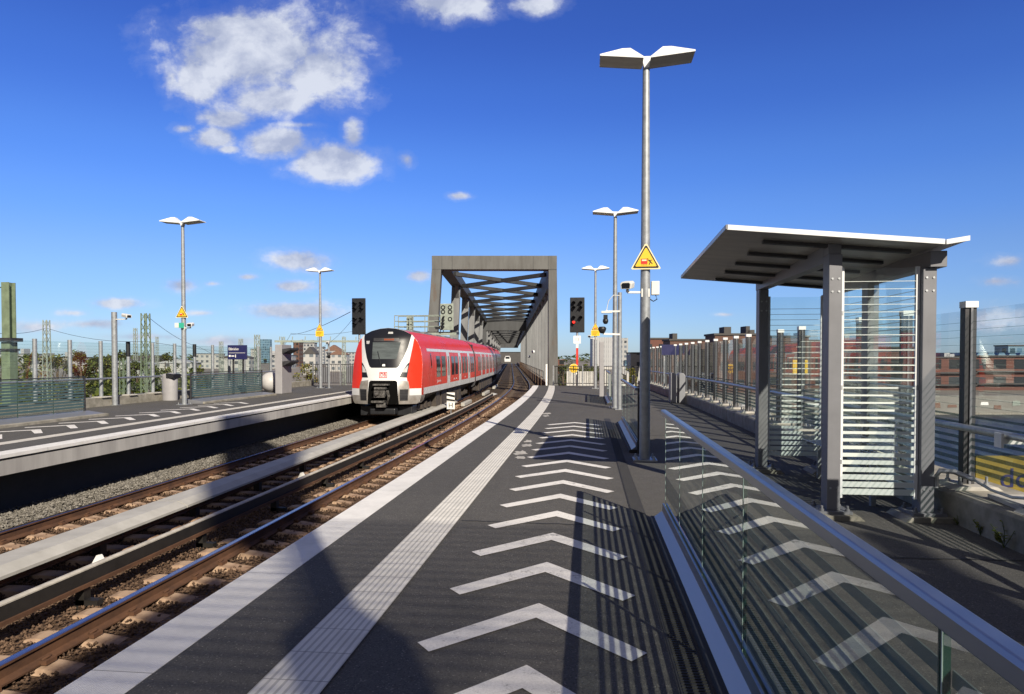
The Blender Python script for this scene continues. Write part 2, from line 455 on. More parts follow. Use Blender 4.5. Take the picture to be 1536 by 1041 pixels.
    finish(nt, out, c, .9, 0, h, 1.0, .25, .04); g['ballast'] = m
    for nm, c1, c2 in (('stone_brown', (.050, .030, .019), (.145, .092, .060)), ('stone_grey', (.085, .078, .066), (.24, .225, .20))):
        m, nt, out = nmat(nm)
        geo = N(nt, 'NewGeometry')
        c = mixc(nt, geo.outputs['Random Per Island'], c1, c2)
        finish(nt, out, c, .88, 0, noise(nt, coords(nt), 60, 3), .3, .3, .004); g[nm] = m
    # river
    m, nt, out = nmat('river_water')
    co = coords(nt)
    h = noise(nt, co, .35, 6, .65, (.5, 1.6, 1))
    finish(nt, out, (.022, .032, .045), .35, 0, h, .6, .10, .6); g['water'] = m
    # ground
    g['ground'] = simple('earth_ground', (.17, .155, .125), .95, 0, .3, .05, .2, 1, col2=(.10, .10, .075))
    g['yard'] = simple('yard_ballast', (.22, .195, .165), .95, 0, .3, .3, .3, 6, col2=(.13, .115, .095))
setup_materials()

# ------------------------------------------------------------------ measured layout (metres, platform surface = 0, camera above the origin)
CAM_H = 1.5; YAW = R(6.3); PIT = R(1.2); FPX = 1024.; HOR = 537.
RZ = -.96                                   # rail head
def bR(y): return -.0012 * max(0., y - 15) ** 2              # the right platform bends gently left
def XR(y):                                                   # right track centre
    t = min(max(0., y - 17), 56.); return -3.95 - .001 * t * t - .112 * max(0., y - 73)
def XL(y):                                                   # left track centre
    t = min(max(0., y - 30), 45.); return -7.53 - .022 * (min(y, 75) - 9) - .001 * t * t - .112 * max(0., y - 75)
def EL(y): return -8.95 - .027 * (y - 9)                     # left platform edge
def frames(fx, y0, y1, z=0., dx=0., step=1.5):
    n = max(1, int(math.ceil((y1 - y0) / step))); out = []
    for i in range(n + 1):
        y = y0 + (y1 - y0) * i / n
        d = (fx(y + .05) - fx(y - .05)) / .1
        L = math.hypot(1, d); r = (1 / L, -d / L)
        out.append(((fx(y) + r[0] * dx, y + r[1] * dx, z), r))
    return out
def zero(y): return bR(y)

def strip_obj(name, fx, a, b, y0, y1, z, mat, kind='structure', step=1.5, thick=0):
    """flat strip along a path with a metre UV; thick > 0 makes a slab"""
    fr = frames(fx, y0, y1, z, 0, step)
    vs, fs, uv = [], [], []
    L = 0; prev = None
    for o, r in fr:
        if prev is not None: L += math.dist(prev, o)
        prev = o
        vs += [(o[0] + r[0] * a, o[1] + r[1] * a, z), (o[0] + r[0] * b, o[1] + r[1] * b, z)]
        uv.append(L)
    me = bpy.data.meshes.new(name)
    for i in range(len(fr) - 1): fs.append((2 * i, 2 * i + 1, 2 * i + 3, 2 * i + 2))
    nt_ = len(vs)
    if thick:
        vs += [(x, y, zz - thick) for x, y, zz in vs]
        for i in range(len(fr) - 1):
            k = nt_ + 2 * i
            fs += [(2 * i, 2 * i + 2, k + 2, k), (2 * i + 1, k + 1, k + 3, 2 * i + 3)]
        fs += [(0, nt_, nt_ + 1, 1), (nt_ - 2, nt_ - 1, len(vs) - 1, len(vs) - 2)]
    me.from_pydata(vs, [], fs)
    ul = me.uv_layers.new(name='UVMap')
    for p in me.polygons:
        for li in p.loop_indices:
            vi = me.loops[li].vertex_index % nt_
            ul.data[li].uv = (float(vi % 2), y0 + uv[vi // 2])
    me.materials.append(mat); me.update()
    o = bpy.data.objects.new(name, me); COL.objects.link(o)
    if kind: o['kind'] = kind
    return o

# ------------------------------------------------------------------ right platform
Y0, Y1 = -9.0, 37.2
pl = strip_obj('platform', zero, -2.05, 3.32, Y0, Y1, 0, MT['asphalt'], thick=.30)
strip_obj('platform_edge', zero, -2.36, -2.05, Y0, Y1, .004, MT['edge_slab'], thick=.14)
strip_obj('platform_darker_band', zero, -2.046, -1.51, Y0, Y1, .004, MT['asphalt_dark'])
strip_obj('tactile_paving', zero, -1.50, -1.18, Y0, Y1, .008, MT['tactile'])
b = MB()
b.sweep([(-2.0, -1.35), (-1.9, -1.35), (-1.9, -.31), (-2.0, -.31)], frames(zero, Y0, Y1))
b.sweep([(-2.0, -.15), (-2.02, -.15), (-2.02, -.30), (-2.0, -.30)], frames(zero, Y0, Y1))
tag(b.build('platform_wall', MT['concrete_stain'], org=(0, 0, 0)), kind='structure')
# chevrons pointing along the platform
b = MB()
def chevron(cx, ya, half, z, thick=.235, dy=.645):
    vs = []
    nx, ny = .155, .10
    d = Vector((half, -dy)).normalized(); n = Vector((-d.y, d.x))
    tin = thick
    pts = [(cx - half, ya - dy), (cx, ya), (cx + half, ya - dy),
           (cx + half - .085, ya - dy - .105), (cx, ya - tin), (cx - half + .085, ya - dy - .105)]
    pts = [(p[0] + bR(p[1]), p[1], z) for p in pts]
    b._add(pts, [(0, 1, 4, 5), (1, 2, 3, 4)])
for i in range(-2, 15):
    ya = 4.13 + .845 * i
    if ya < 16.4: chevron(-.29, ya, .595 if i < 6 else .62, .005)
tag(b.build('chevron_markings', MT['paint_white'], org=(0, 0, 0), recalc=False), kind='structure')
# joints and repair lines in the asphalt
b = MB()
for y, x0, x1, sl in ((6.18, -1.15, .5, -.04), (16.2, -2.0, -1.52, -.1), (20.6, -1.17, 3.2, .08), (13.4, 1.0, 3.2, .05), (2.3, .9, 3.2, .03), (27.5, -2.0, 3.2, .1), (5.35, 1.1, 3.25, .02)):
    pts = []
    n = 24
    for k in range(n + 1):
        x = x0 + (x1 - x0) * k / n
        pts.append((x + bR(y), y + sl * (x - x0) + random.uniform(-.012, .012)))
    for k in range(n):
        w0, w1 = .007 + random.random() * .006, .007 + random.random() * .006
        b._add([(pts[k][0], pts[k][1] - w0, .0045), (pts[k + 1][0], pts[k + 1][1] - w1, .0045), (pts[k + 1][0], pts[k + 1][1] + w1, .0045), (pts[k][0], pts[k][1] + w0, .0045)], [(0, 1, 2, 3)])
tag(b.build('asphalt_joints', MT['rubber'], org=(0, 0, 0), recalc=False), kind='structure')
# filler smear beside the tactile strip
b = MB()
for cx, cy, s in ((-1.05, 12.2, .10), (-1.02, 11.6, .12), (-1.04, 10.7, .14), (-1.0, 10.2, .10), (-1.08, 18.3, .16), (-1.06, 17.6, .13)):
    pts = []
    for k in range(16):
        t = 2 * math.pi * k / 16; rr = s * random.uniform(.55, 1.2)
        pts.append((cx + rr * math.cos(t) * .8 + bR(cy), cy + rr * 1.9 * math.sin(t), .0052))
    b._add([(cx + bR(cy), cy, .0052)] + pts, [(0, 1 + k, 1 + (k + 1) % 16) for k in range(16)])
tag(b.build('asphalt_patches', MT['concrete'], org=(0, 0, 0), recalc=False), kind='structure')
# drain slot in front of the glass windbreaks
strip_obj('drain_channel', zero, .42, .56, -6, 17, .006, MT['rubber'])
b = MB()
for k in range(480):
    y = 1.0 + k * .028
    b.box(.43 + bR(y), .55 + bR(y), y, y + .014, .006, .011)
tag(b.build('drain_grating', MT['rubber'], org=(0, 0, 0)), kind='structure')

# ------------------------------------------------------------------ glass windbreaks (right platform)
def stripes(b, x0, x1, axis, c, z0, z1, t0, t1, pitch=.0715, d=.004, pw=1.0):
    n = int((z1 - z0) / pitch)
    for k in range(n):
        z = z0 + k * pitch; t = t1 + (t0 - t1) * (1 - k / max(1, n - 1)) ** pw
        if axis == 'x': b.box(x0, x1, c - d / 2, c + d / 2, z, z + t)
        else: b.box(c - d / 2, c + d / 2, x0, x1, z, z + t)

def windbreak(X, joints, label, ztop=1.03, rail=True):
    y0, y1 = joints[-1], joints[0]
    X = X + bR((max(y0, 0) + y1) / 2)
    t = thing('glass_windbreak', (X, y1, 0), label, 'windbreak', 'glass windbreaks on the near platform')
    b = MB(); b.box(X - .14, X + .14, y0, y1 + .06, 0, .05); b.build('base_strip', MT['rubber'], t, bevel=.01)
    b = MB()
    b.prism([(X - .105, .051), (X + .10, .051), (X + .10, .12), (X + .03, .165), (X + .026, .165), (X + .026, .10), (X - .016, .10), (X - .016, .175), (X - .030, .175), (X - .034, .105)], 'y', y0, y1 + .02)
    b.build('channel', MT['alu'], t, bevel=.004)
    for a, c in zip(joints[1:], joints[:-1]):
        b = MB(); b.box(X - .008, X + .010, a + .008, c - .008, .101, 1.0)
        p = b.build('glass_panel', MT['glass_bal'], t)
        e = MB(); e.box(X - .0078, X + .0098, c - .0079, c - .0015, .11, .98); e.box(X - .0078, X + .0098, a + .0015, a + .0079, .11, .98)
        e.build('glass_edge', MT['glass_edge'], p)
        e = MB(); e.box(X - .0095, X - .0079, c - .012, c - .009, .11, .98); e.build('polished_edge', MT['edge_light'], p)
        s = MB(); stripes(s, a + .012, c - .012, 'y', X + .0125, .20, .97, .036, .034)
        s.build('printed_stripes', MT['frost_dark'], p)
    b = MB()
    b.prism([(X - .052, .986), (X - .002, .986), (X - .002, ztop - .008), (X - .009, ztop + .002), (X - .044, ztop + .002), (X - .052, ztop - .008)], 'y', y0, y1)
    b.build('handrail', MT['alu'], t, bevel=.003)
    return t
windbreak(.715, [6.3, 5.35, 4.3, 3.2, 1.45, -.4, -2.2], 'nearest long glass windbreak with blue-shining metal handrail in the right foreground')
w2 = windbreak(.80, [15.6, 14.4, 13.2, 12.0, 10.9], 'glass windbreak right behind the nearest lamp post')
b = MB(); b.box(.785 + bR(13), .825 + bR(13), 10.84, 10.89, .0, 1.03); b.build('end_post', MT['dark_metal'], w2)
windbreak(.85, [26.2, 24.8, 23.4, 22.0], 'farthest small glass windbreak ending at the grey pillar')

# ------------------------------------------------------------------ platform lamps
def warning_triangle(t, X, Y, Z, w, h, th=.012, square=False, name='warning_sign'):
    """yellow triangle facing the camera; Y is its front face"""
    def tri(s, off, a, bb, mb):
        # rounded-ish triangle
        cz = Z + h * .36
        mb.prism([(X - w / 2 * s, cz - h * .36 * s), (X - w / 2 * s * .94, cz - h * .40 * s), (X + w / 2 * s * .94, cz - h * .40 * s), (X + w / 2 * s, cz - h * .36 * s),
                  (X + w * .035 * s, cz + h * .62 * s), (X - w * .035 * s, cz + h * .62 * s)], 'y', a, bb)
    b = MB(); tri(1.0, 0, Y, Y + th, b); p = b.build(name, MT['sign_cream'], t)
    b = MB(); tri(.88, 0, Y - .003, Y - .0005, b); b.build('black_border', MT['sign_black'], p)
    b = MB(); tri(.72, 0, Y - .006, Y - .0035, b); b.build('yellow_field', MT['yellow'], p)
    f = -.0085
    b = MB()
    b.box(X - w * .17, X + w * .05, Y + f, Y - .0065, Z + h * .17, Z + h * .38)
    b.m = 1
    b.box(X - w * .14, X + w * .02, Y + f - .002, Y + f - .0002, Z + h * .29, Z + h * .35)
    b.m = 2
    for k in range(4): b.box(X - w * .15 + k * w * .05, X - w * .12 + k * w * .05, Y + f, Y - .0065, Z + h * .12, Z + h * .145)
    b.bar((X + w * .08, Y + f, Z + h * .34), (X + w * .17, Y + f, Z + h * .24), w * .035, .003, (0, 1, 0))
    b.bar((X + w * .15, Y + f, Z + h * .26), (X + w * .11, Y + f, Z + h * .14), w * .03, .003, (0, 1, 0))
    b.bar((X + w * .12, Y + f, Z + h * .31), (X + w * .21, Y + f, Z + h * .33), w * .022, .003, (0, 1, 0))
    b.bar((X + w * .17, Y + f, Z + h * .24), (X + w * .22, Y + f, Z + h * .17), w * .025, .003, (0, 1, 0))
    b.lathe([(0, -.002), (w * .025, -.002), (w * .025, .002), (0, .002)], (X + w * .06, Y + f, Z + h * .38), 10)
    b.build('pictogram', [MT['db_red'], MT['sign_cream'], MT['sign_black']], p)
    if square:
        b = MB(); b.box(X - w * .52, X + w * .52, Y + .001, Y + th, Z - w * .72, Z - h * .05)
        q = b.build('notice_plate', MT['yellow'], t)
        b = MB()
        for k in range(3): b.box(X - w * .36, X + w * (.30 - .1 * k), Y - .003, Y, Z - w * (.25 + .15 * k), Z - w * (.21 + .15 * k))
        b.build('notice_lines', MT['sign_black'], q)
    return p

def camera_box(t, X, Y, Z, d, L=.26, name='surveillance_camera', pole=None):
    """weather housing pointing along d (2-D), on a bracket to the pole at pole (x,y)"""
    d = Vector((d[0], d[1], -.16)).normalized()
    r = Vector((0, 0, 1)).cross(d).normalized(); u = d.cross(r)
    c = Vector((X, Y, Z))
    Mx = Matrix((r, d, u)).transposed().to_4x4(); Mx.translation = c
    b = MB(Mx)
    b.prism([(-.075, -.045), (.075, -.045), (.085, .03), (.06, .06), (-.06, .06), (-.085, .03)], 'y', -L / 2, L / 2)
    h = b.build(name, MT['white_plastic'], t, bevel=.008)
    b = MB(Mx); b.prism([(-.055, -.032), (.055, -.032), (.062, .025), (.045, .042), (-.045, .042), (-.062, .025)], 'y', L / 2 + .001, L / 2 + .006)
    b.build('camera_window', MT['gloss_black'], h)
    if pole:
        b = MB(); z = Z - .10
        b.tube([(X, Y, Z - .05), (X, Y, z)], .022, 8); b.bar((X, Y, z), (pole[0], pole[1], z), .045, .03)
        b.box(pole[0] - .06, pole[0] + .06, pole[1] - .06, pole[1] + .06, z - .07, z + .05)
        b.build('camera_bracket', MT['white_plastic'], t)
    return h

def lamp_post(label, group, sign='tri', cams=True, camside=-1, box=True, gr='platform lamp posts'):
    t = thing('lamp_post', (0, 0, 0), label, 'lamp post', gr)
    b = MB(); b.tube([(0, 0, .02), (0, 0, 2.2), (0, 0, 3.2), (0, 0, 5.72)], [.078, .074, .066, .05], 18)
    b.build('pole', MT['pole'], t)
    b = MB(); b.box(-.17, .17, -.17, .17, 0, .022)
    for sx in (-1, 1):
        for sy in (-1, 1):
            b.tube([(sx * .125, sy * .125, .02), (sx * .125, sy * .125, .075)], .014, 6); b.tube([(sx * .125, sy * .125, .022), (sx * .125, sy * .125, .04)], .024, 6)
    b.build('base_plate', MT['galv'], t)
    b = MB(); b.prism([(-.075, 5.86), (.075, 5.86), (.03, 5.70), (-.03, 5.70)], 'y', -.06, .06)
    b.build('lamp_bracket', MT['lamp_white'], t)
    for s in (-1, 1):
        b = MB()
        x0, x1 = s * .05, s * .67
        y0, y1 = -.20, .20
        za, zb = 5.78, 5.84
        ra, rb = s * .23, s * .35
        base = [(x0, y0, za), (x1, y0, zb), (x1, y1, zb), (x0, y1, za)]
        rim = [(x0, y0, za + .022), (x1, y0, zb + .022), (x1, y1, zb + .022), (x0, y1, za + .022)]
        top = [(ra, -.07, 5.985), (rb, -.07, 5.985), (rb, .07, 5.985), (ra, .07, 5.985)]
        vs = base + rim + top
        fs = [(i, (i + 1) % 4, 4 + (i + 1) % 4, 4 + i) for i in range(4)] + [(4 + i, 4 + (i + 1) % 4, 8 + (i + 1) % 4, 8 + i) for i in range(4)] + [(8, 9, 10, 11)]
        b._add(vs, fs)
        b.m = 1
        b._add([(p[0], p[1], p[2] + .004) for p in base], [(0, 1, 2, 3)])
        b.build('lamp_head', [MT['lamp_white'], MT['soffit']], t, recalc=True)
    if sign == 'tri': warning_triangle(t, 0, -.095, 2.80, .42, .36)
    elif sign == 'both': warning_triangle(t, 0, -.095, 2.86, .40, .36, square=True)
    if sign:
        b = MB(); b.box(-.085, .085, -.080, .085, 2.84, 2.88); b.build('sign_clamp', MT['galv'], t)
    if cams:
        camera_box(t, camside * .26, -.05, 2.56, (camside * .25, -1), pole=(0, 0))
        if box:
            b = MB(); b.box(.085, .20, -.05, .05, 2.42, 2.62); b.build('junction_box', MT['white_plastic'], t, bevel=.008)
            b = MB(); b.tube([(.15, 0, 2.42), (.17, 0, 2.36), (.12, .02, 2.33), (.07, .0, 2.36)], .008, 6); b.build('cable', MT['black'], t)
    return t
lp = lamp_post('tall twin-headed lamp post nearest the camera with a yellow triangle sign and camera', None)
lp.location = (.84, 10.17, 0)
lpb = lamp_post('second lamp post along the near platform, beside a shorter grey camera pole', None, sign=None, cams=False)
lpb.location = (.82, 20.7, 0)
lpc = lamp_post('farthest lamp post on the near platform with yellow triangle and notice plate', None, sign='both', cams=True, camside=-1, box=False)
lpc.location = (.80 + bR(33.6), 33.6, 0)
t = thing('shade_mast', (4.65, -7.1, -7), 'added mast with a board, unseen behind the camera, casting the foreground silhouette', 'signal')
b = MB(); b.tube([(4.65, -7.1, -7), (4.65, -7.1, 9.9)], .085, 12); b.build('mast', MT['galv'], t)
b = MB(); b.prism([(4.33, 7.35), (4.97, 7.30), (5.02, 7.85), (4.78, 8.15), (4.55, 8.15), (4.30, 7.8)], 'y', -7.25, -7.21); b.box(4.30, 4.62, -7.25, -7.21, 6.75, 7.2); b.box(4.62, 5.0, -7.25, -7.21, 6.3, 6.95); b.build('signal_board', MT['black'], t)  # board outline added only for the silhouette it casts
ll1 = lamp_post('left platform lamp post between litter bin and striped glass screen, with green-lit box', None, sign='tri', camside=1, box=False)
ll1.location = (-12.85, 20.6, 0)
b = MB(); b.box(-13.07, -12.93, 20.46, 20.53, 2.47, 2.62); gb = b.build('help_box', MT['white_plastic'], ll1)
b = MB(); b.box(-12.92, -12.78, 20.44, 20.50, 2.46, 2.62); b.build('green_light', m_emit('green_lamp', (.1, .75, .45), .6), ll1)
ll2 = lamp_post('left platform lamp post nearest the train, with yellow triangle above a notice plate', None, sign='both', cams=False)
ll2.location = (-13.23, 32.8, 0)

# camera poles
def cam_pole(X, Y, h, label, r=.055):
    t = thing('camera_pole', (X, Y, 0), label, 'camera pole')
    b = MB(); b.tube([(X, Y, 0), (X, Y, h)], r, 14); b.build('pole', MT['pole'], t)
    b = MB(); b.box(X - .13, X + .13, Y - .13, Y + .13, 0, .02); b.build('base_plate', MT['galv'], t)
    return t
t = cam_pole(-14.87, 20.1, 2.95, 'bare grey pole carrying a white camera, left of the litter bin', .085)
camera_box(t, -14.38, 20.0, 2.82, (.9, -.55), .36, pole=(-14.87, 20.1))
t = cam_pole(.93, 20.05, 3.4, 'shorter grey pole beside the second lamp post carrying dome cameras', .06)
b = MB(); b.bar((.93, 20.0, 2.85), (.52, 20.0, 2.85), .05, .05); b.box(.40, .70, 19.9, 20.1, 2.80, 2.86); b.tube([(.93, 20.0, 3.3), (.75, 20, 3.32), (.6, 20, 3.15), (.55, 20, 2.86)], .012, 6)
b.build('camera_bracket', MT['white_plastic'], t)
b = MB(); b.lathe([(0, -.10), (.05, -.09), (.08, -.03), (.08, .03), (.06, .05), (0, .05)], (.52, 20.0, 2.58), 14); b.box(.46, .58, 19.94, 20.06, 2.63, 2.75)
b.build('dome_camera', MT['black'], t)
b = MB(); b.lathe([(0, -.14), (.07, -.12), (.11, -.04), (.12, .02), (.08, .06), (0, .06)], (.42, 19.8, 2.34), 14); b.build('dome_camera', MT['black'], t)
b = MB(); b.bar((.93, 20.0, 2.18), (.45, 19.85, 2.20), .05, .05); b.build('camera_bracket', MT['white_plastic'], t)
t = cam_pole(-12.72, 32.6, 2.35, 'thin pole with a small camera right beside the left lamp post near the train', .05)
camera_box(t, -12.72, 32.45, 2.25, (.2, -1), .22)
b = MB(); b.lathe([(0, -.2), (.08, -.14), (.08, .1), (0, .14)], (-12.72, 32.6, 1.65), 10); b.build('loudspeaker', MT['black'], t)

# grey pillars
def pillar(X, Y, w, d, h, label, boxes):
    t = thing('information_pillar', (X, Y, 0), label, 'pillar')
    b = MB(); b.box(X - w / 2, X + w / 2, Y - d / 2, Y + d / 2, 0, h); b.build('column', MT['grey_light'], t, bevel=.015)
    for z in boxes:
        b = MB(); b.prism([(X + w / 2 + .002, z), (X + w / 2 + .34, z + .16), (X + w / 2 + .34, z + .24), (X + w / 2 + .002, z + .20)], 'y', Y - d / 2 + .03, Y + d / 2 - .03)
        b.build('display_hood', MT['dark_metal'], t)
    return t
pillar(-12.85, 27.8, .30, .95, 2.06, 'grey information pillar with two dark hoods beside the white ball on the left platform', (1.68, 1.16))
pillar(.55, 27.0, .17, .5, 2.13, 'slim pale grey pillar at the end of the farthest near-platform windbreak', ())

# waste bins: two slim grey slabs by the right kerb
t = thing('waste_bin', (3.0, 23.5, 0), 'pair of slim grey slab-sided waste bins by the right kerb wall', 'waste bin')
for k, x in enumerate((2.86, 3.14)):
    b = MB(); b.prism([(x - .10, 0), (x + .10, 0), (x + .10, .92), (x + .03, 1.0), (x - .10, 1.0)], 'y', 23.15, 23.75); b.build('bin_body', MT['grey_light'], t, bevel=.02)
t = thing('litter_bin', (-14.73, 22.75, 0), 'grey rounded litter bin with dark slot against the left kerb wall', 'litter bin')
b = MB(); b.lathe([(.27, 0), (.28, .85), (.26, .93), (0, .98)], (-14.73, 22.75, 0), 20, sx=.98, sy=.8); b.build('bin_body', MT['grey_light'], t)
b = MB(); b.box(-14.72, -14.46, 22.50, 22.54, .80, .90); b.prism([(-14.73, .88), (-14.44, .78), (-14.44, .93), (-14.73, .96)], 'y', 22.51, 22.95); b.build('bin_slot', MT['black'], t)

# white ball
t = thing('white_ball', (-14.0, 29.0, 0), 'big white ball-shaped shell beside the grey pillar on the left platform', 'ball')
b = MB(); pr = [(.44 * math.sin(math.pi * k / 16), -.44 * math.cos(math.pi * k / 16)) for k in range(17)]
b.lathe(pr, (-14.0, 29.0, .43), 32); b.build('shell', MT['shell'], t)
b = MB()
Mx = Matrix.Translation((-14.0, 29.0, .43)) @ Euler((R(62), R(24), 0)).to_matrix().to_4x4()
bb = MB(Mx); bb.lathe([(.436, -.012), (.446, -.012), (.446, .012), (.436, .012), (.436, -.012)], (0, 0, 0), 40); bb.build('seam', MT['grey_light'], t)

# ------------------------------------------------------------------ weather shelter
def shelter():
    t = thing('weather_shelter', (2.75, 8.1, 0), 'open grey steel and glass waiting shelter with tilted roof on the near platform', 'shelter')
    ax, bx, ya, yc = 2.30, 3.13, 6.76, 9.36
    for (x, y, h) in ((ax, ya, 2.47), (bx, ya, 2.33), (ax, yc, 2.40), (bx, yc, 2.33), (bx + .02, 8.06, 2.33)):
        b = MB(); b.box(x - .060, x + .060, y - .085, y + .085, .07, h); p = b.build('post', MT['grey_paint'], t, bevel=.006)
        b = MB(); b.box(x - .15, x + .15, y - .15, y + .15, .045, .07)
        for sx in (-1, 1):
            for sy in (-1, 1): b.tube([(x + sx * .115, y + sy * .115, .06), (x + sx * .115, y + sy * .115, .12)], .013, 6); b.tube([(x + sx * .115, y + sy * .115, .07), (x + sx * .115, y + sy * .115, .09)], .022, 6)
        b.build('foot_plate', MT['grey_paint'], p)
        b = MB(); b.prism([(x - .24, .0), (x + .24, .0), (x + .19, .044), (x - .19, .044)], 'y', y - .21, y + .21); b.build('mortar_bed', MT['concrete_dirty'], p)
    # beams
    b = MB(); b.box(ax - .058, ax + .058, ya + .087, yc + .12, 2.401, 2.57); b.box(ax - .058, ax + .058, ya - .06, ya + .086, 2.471, 2.57); b.build('beam', MT['grey_paint'], t, bevel=.005)
    b = MB(); b.box(bx - .02, bx + .125, ya - .13, yc + .12, 2.331, 2.478); b.build('beam', MT['grey_paint'], t, bevel=.005)
    n_before = set(COL.objects)
    # roof: tilted plate falling to a gutter line over the back posts, short upturned wing behind
    yn, yf = 6.42, 9.40
    def zr(x): return 2.685 - (x - 1.31) * (.165 / 1.87)
    b = MB(); b.prism([(1.31, zr(1.31)), (3.185, zr(3.185)), (3.185, zr(3.185) + .035), (1.31, zr(1.31) + .035)], 'y', yn, yf); b.build('roof', [MT['soffit']], t)
    b = MB(); b.prism([(1.325, zr(1.31) - .004), (3.187, zr(3.185) - .004), (3.187, zr(3.185) + .041), (1.325, zr(1.31) + .041)], 'y', yn - .018, yn - .001)
    b.build('roof_trim', MT['lamp_white'], t)
    b = MB(); b.prism([(1.312, zr(1.31) + .0), (1.329, zr(1.31) + .0), (1.329, zr(1.31) + .041), (1.312, zr(1.31) + .041)], 'y', yn - .018, yf); b.build('roof_trim', MT['grey_paint'], t)
    b = MB(); b.prism([(3.20, 2.518), (3.39, 2.548), (3.39, 2.583), (3.20, 2.553)], 'y', yn, yf); b.build('roof_wing', MT['soffit'], t)
    b = MB(); b.prism([(3.20, 2.514), (3.393, 2.544), (3.393, 2.587), (3.20, 2.557)], 'y', yn - .018, yn - .001); b.build('roof_trim', MT['lamp_white'], t)
    for y in (6.72, 7.32, 7.92, 8.52, 9.12):                       # ribs under the roof
        b = MB(); x0, x1 = 1.72, 3.05
        b.prism([(x0, zr(x0) - .001), (x1, zr(x1) - .001), (x1, zr(x1) - .032), (x0, zr(x0) - .032)], 'y', y, y + .06); b.build('roof_rib', MT['dark_metal'], t)
    for o in set(COL.objects) - n_before:                        # the roof also falls slightly towards the far end
        for v in o.data.vertices:
            wy = v.co.y + 8.1; wz = v.co.z
            v.co.z = wz - .034 * (wy - 6.42) - .015; v.co.x -= .065
    # glass: near end, far end, back
    def pane(name, x0, x1, y, z0, z1, front):
        b = MB(); b.box(x0, x1, y - .005, y + .005, z0, z1); p = b.build(name, MT['glass'], t)
        s = MB(); stripes(s, x0, x1, 'x', y - .0075, z0 + .012, z1 - .02, .056, .005, pw=2.5); s.build('frosted_stripes', MT['frost'], p)
        for x in (x0, x1):
            f = MB(); f.box(x - .016, x + .016, y - .014, y + .014, z0 - .02, z1 + .01); f.build('pane_frame', MT['lamp_white'], p)
        return p
    pane('end_glass', ax + .08, bx - .08, ya - .02, .20, 2.34, True)
    pane('end_glass', ax + .08, bx - .08, yc - .02, .20, 2.30, False)
    b = MB(); b.box(bx - .006, bx + .006, ya + .12, yc - .12, .20, 2.30); p = b.build('back_glass', MT['glass'], t)
    s = MB(); stripes(s, ya + .12, yc - .12, 'y', bx - .0085, .212, 2.28, .050, .005, pw=2.0); s.build('frosted_stripes', MT['frost'], p)
    for y in (ya + .11, (ya + yc) / 2, yc - .11):
        f = MB(); f.box(bx - .016, bx + .016, y - .012, y + .012, .18, 2.31); f.build('pane_frame', MT['grey_paint'], p)
    # bolt heads, a seam and clamps
    for (x, y) in ((ax, ya), (bx, ya), (ax, yc), (bx, yc)):
        b = MB()
        for z in (.28, 2.12, 2.24): b.tube([(x - .03, y - .0855, z), (x - .03, y - .092, z)], .011, 6); b.tube([(x + .03, y - .0855, z), (x + .03, y - .092, z)], .011, 6)
        b.build('bolt_heads', MT['galv'], t)
    for z in (.5, 1.2, 1.9):
        for x in (ax + .068, bx - .068):
            b = MB(); b.box(x - .022, x + .022, ya - .036, ya + .0, z, z + .05); b.build('glass_clamp', MT['galv'], t, bevel=.004)
    # wire bench along the back glass
    bn = MB()
    for k in range(9): bn.tube([(2.72 + k * .04, ya + .35, .46 + (.012 if k in (0, 8) else 0)), (2.72 + k * .04, yc - .35, .46 + (.012 if k in (0, 8) else 0))], .007, 6)
    for k in range(6): bn.tube([(3.05 + .01 * k, ya + .35, .50 + k * .06), (3.05 + .01 * k, yc - .35, .50 + k * .06)], .007, 6)
    for y in (ya + .5, (ya + yc) / 2, yc - .5):
        bn.bar((2.72, y, .44), (3.06, y, .44), .03, .03); bn.bar((2.88, y, .44), (2.88, y, .0), .05, .05); bn.bar((3.05, y, .44), (3.11, y, .85), .02, .02)
    bn.build('bench', MT['galv'], t)
    # cable conduit at the foot of the near back post
    b = MB(); b.tube([(3.215, 6.70, .30), (3.215, 6.70, .40), (3.24, 6.68, .46), (3.34, 6.64, .46), (3.44, 6.5, .41)], .024, 10); b.build('conduit', MT['galv'], t)
shelter()

# ------------------------------------------------------------------ right kerb wall and glass noise fence
kx0, kx1 = 3.32, 3.95
b = MB()
y = -6.0
t = thing('kerb_wall', (3.6, 10, 0), 'low concrete kerb wall carrying the right glass fence', 'kerb wall')
seg = 3.8
while y < 37:
    y2 = min(y + seg, 37.2)
    b = MB(); ch = random.uniform(-.012, .012)
    b.sweep([(kx0 + ch, -.35), (kx1, -.35), (kx1, .28), (kx0 + .03 + ch, .28), (kx0 + ch, .25)], frames(zero, y + .008, y2 - .008))
    b.build('wall_block', MT['concrete_dirty'], t, bevel=.006)
    y = y2
t = thing('glass_fence', (3.62, 10, 0), 'tall glass fence on dark steel posts along the right side of the near platform', 'fence')
posts = [6.86 + 1.262 * k for k in range(-6, 24)]
FX = 3.56
for y in posts:
    x = FX + bR(y)
    b = MB(); b.box(x - .05, x + .05, y - .045, y + .045, .32, 1.97)
    b.m = 1; b.box(x - .008, x + .012, y - .060, y - .0455, .32, 1.97)
    p = b.build('post', [MT['dark_metal'], MT['grey_paint']], t)
    b = MB(); b.box(x - .056, x + .056, y - .062, y + .05, 1.971, 2.03); b.build('post_cap', MT['lamp_white'], p)
    b = MB(); b.prism([(x - .20, .282), (x + .22, .282), (x + .17, .318), (x - .15, .318)], 'y', y - .2, y + .2); 
    b.m = 1
    for sx in (-.11, .12):
        for sy in (-.11, .11): b.tube([(x + sx, y + sy, .31), (x + sx, y + sy, .40)], .014, 6); b.tube([(x + sx, y + sy, .32), (x + sx, y + sy, .345)], .026, 6)
    b.build('foot_bed', [MT['concrete'], MT['galv']], p)
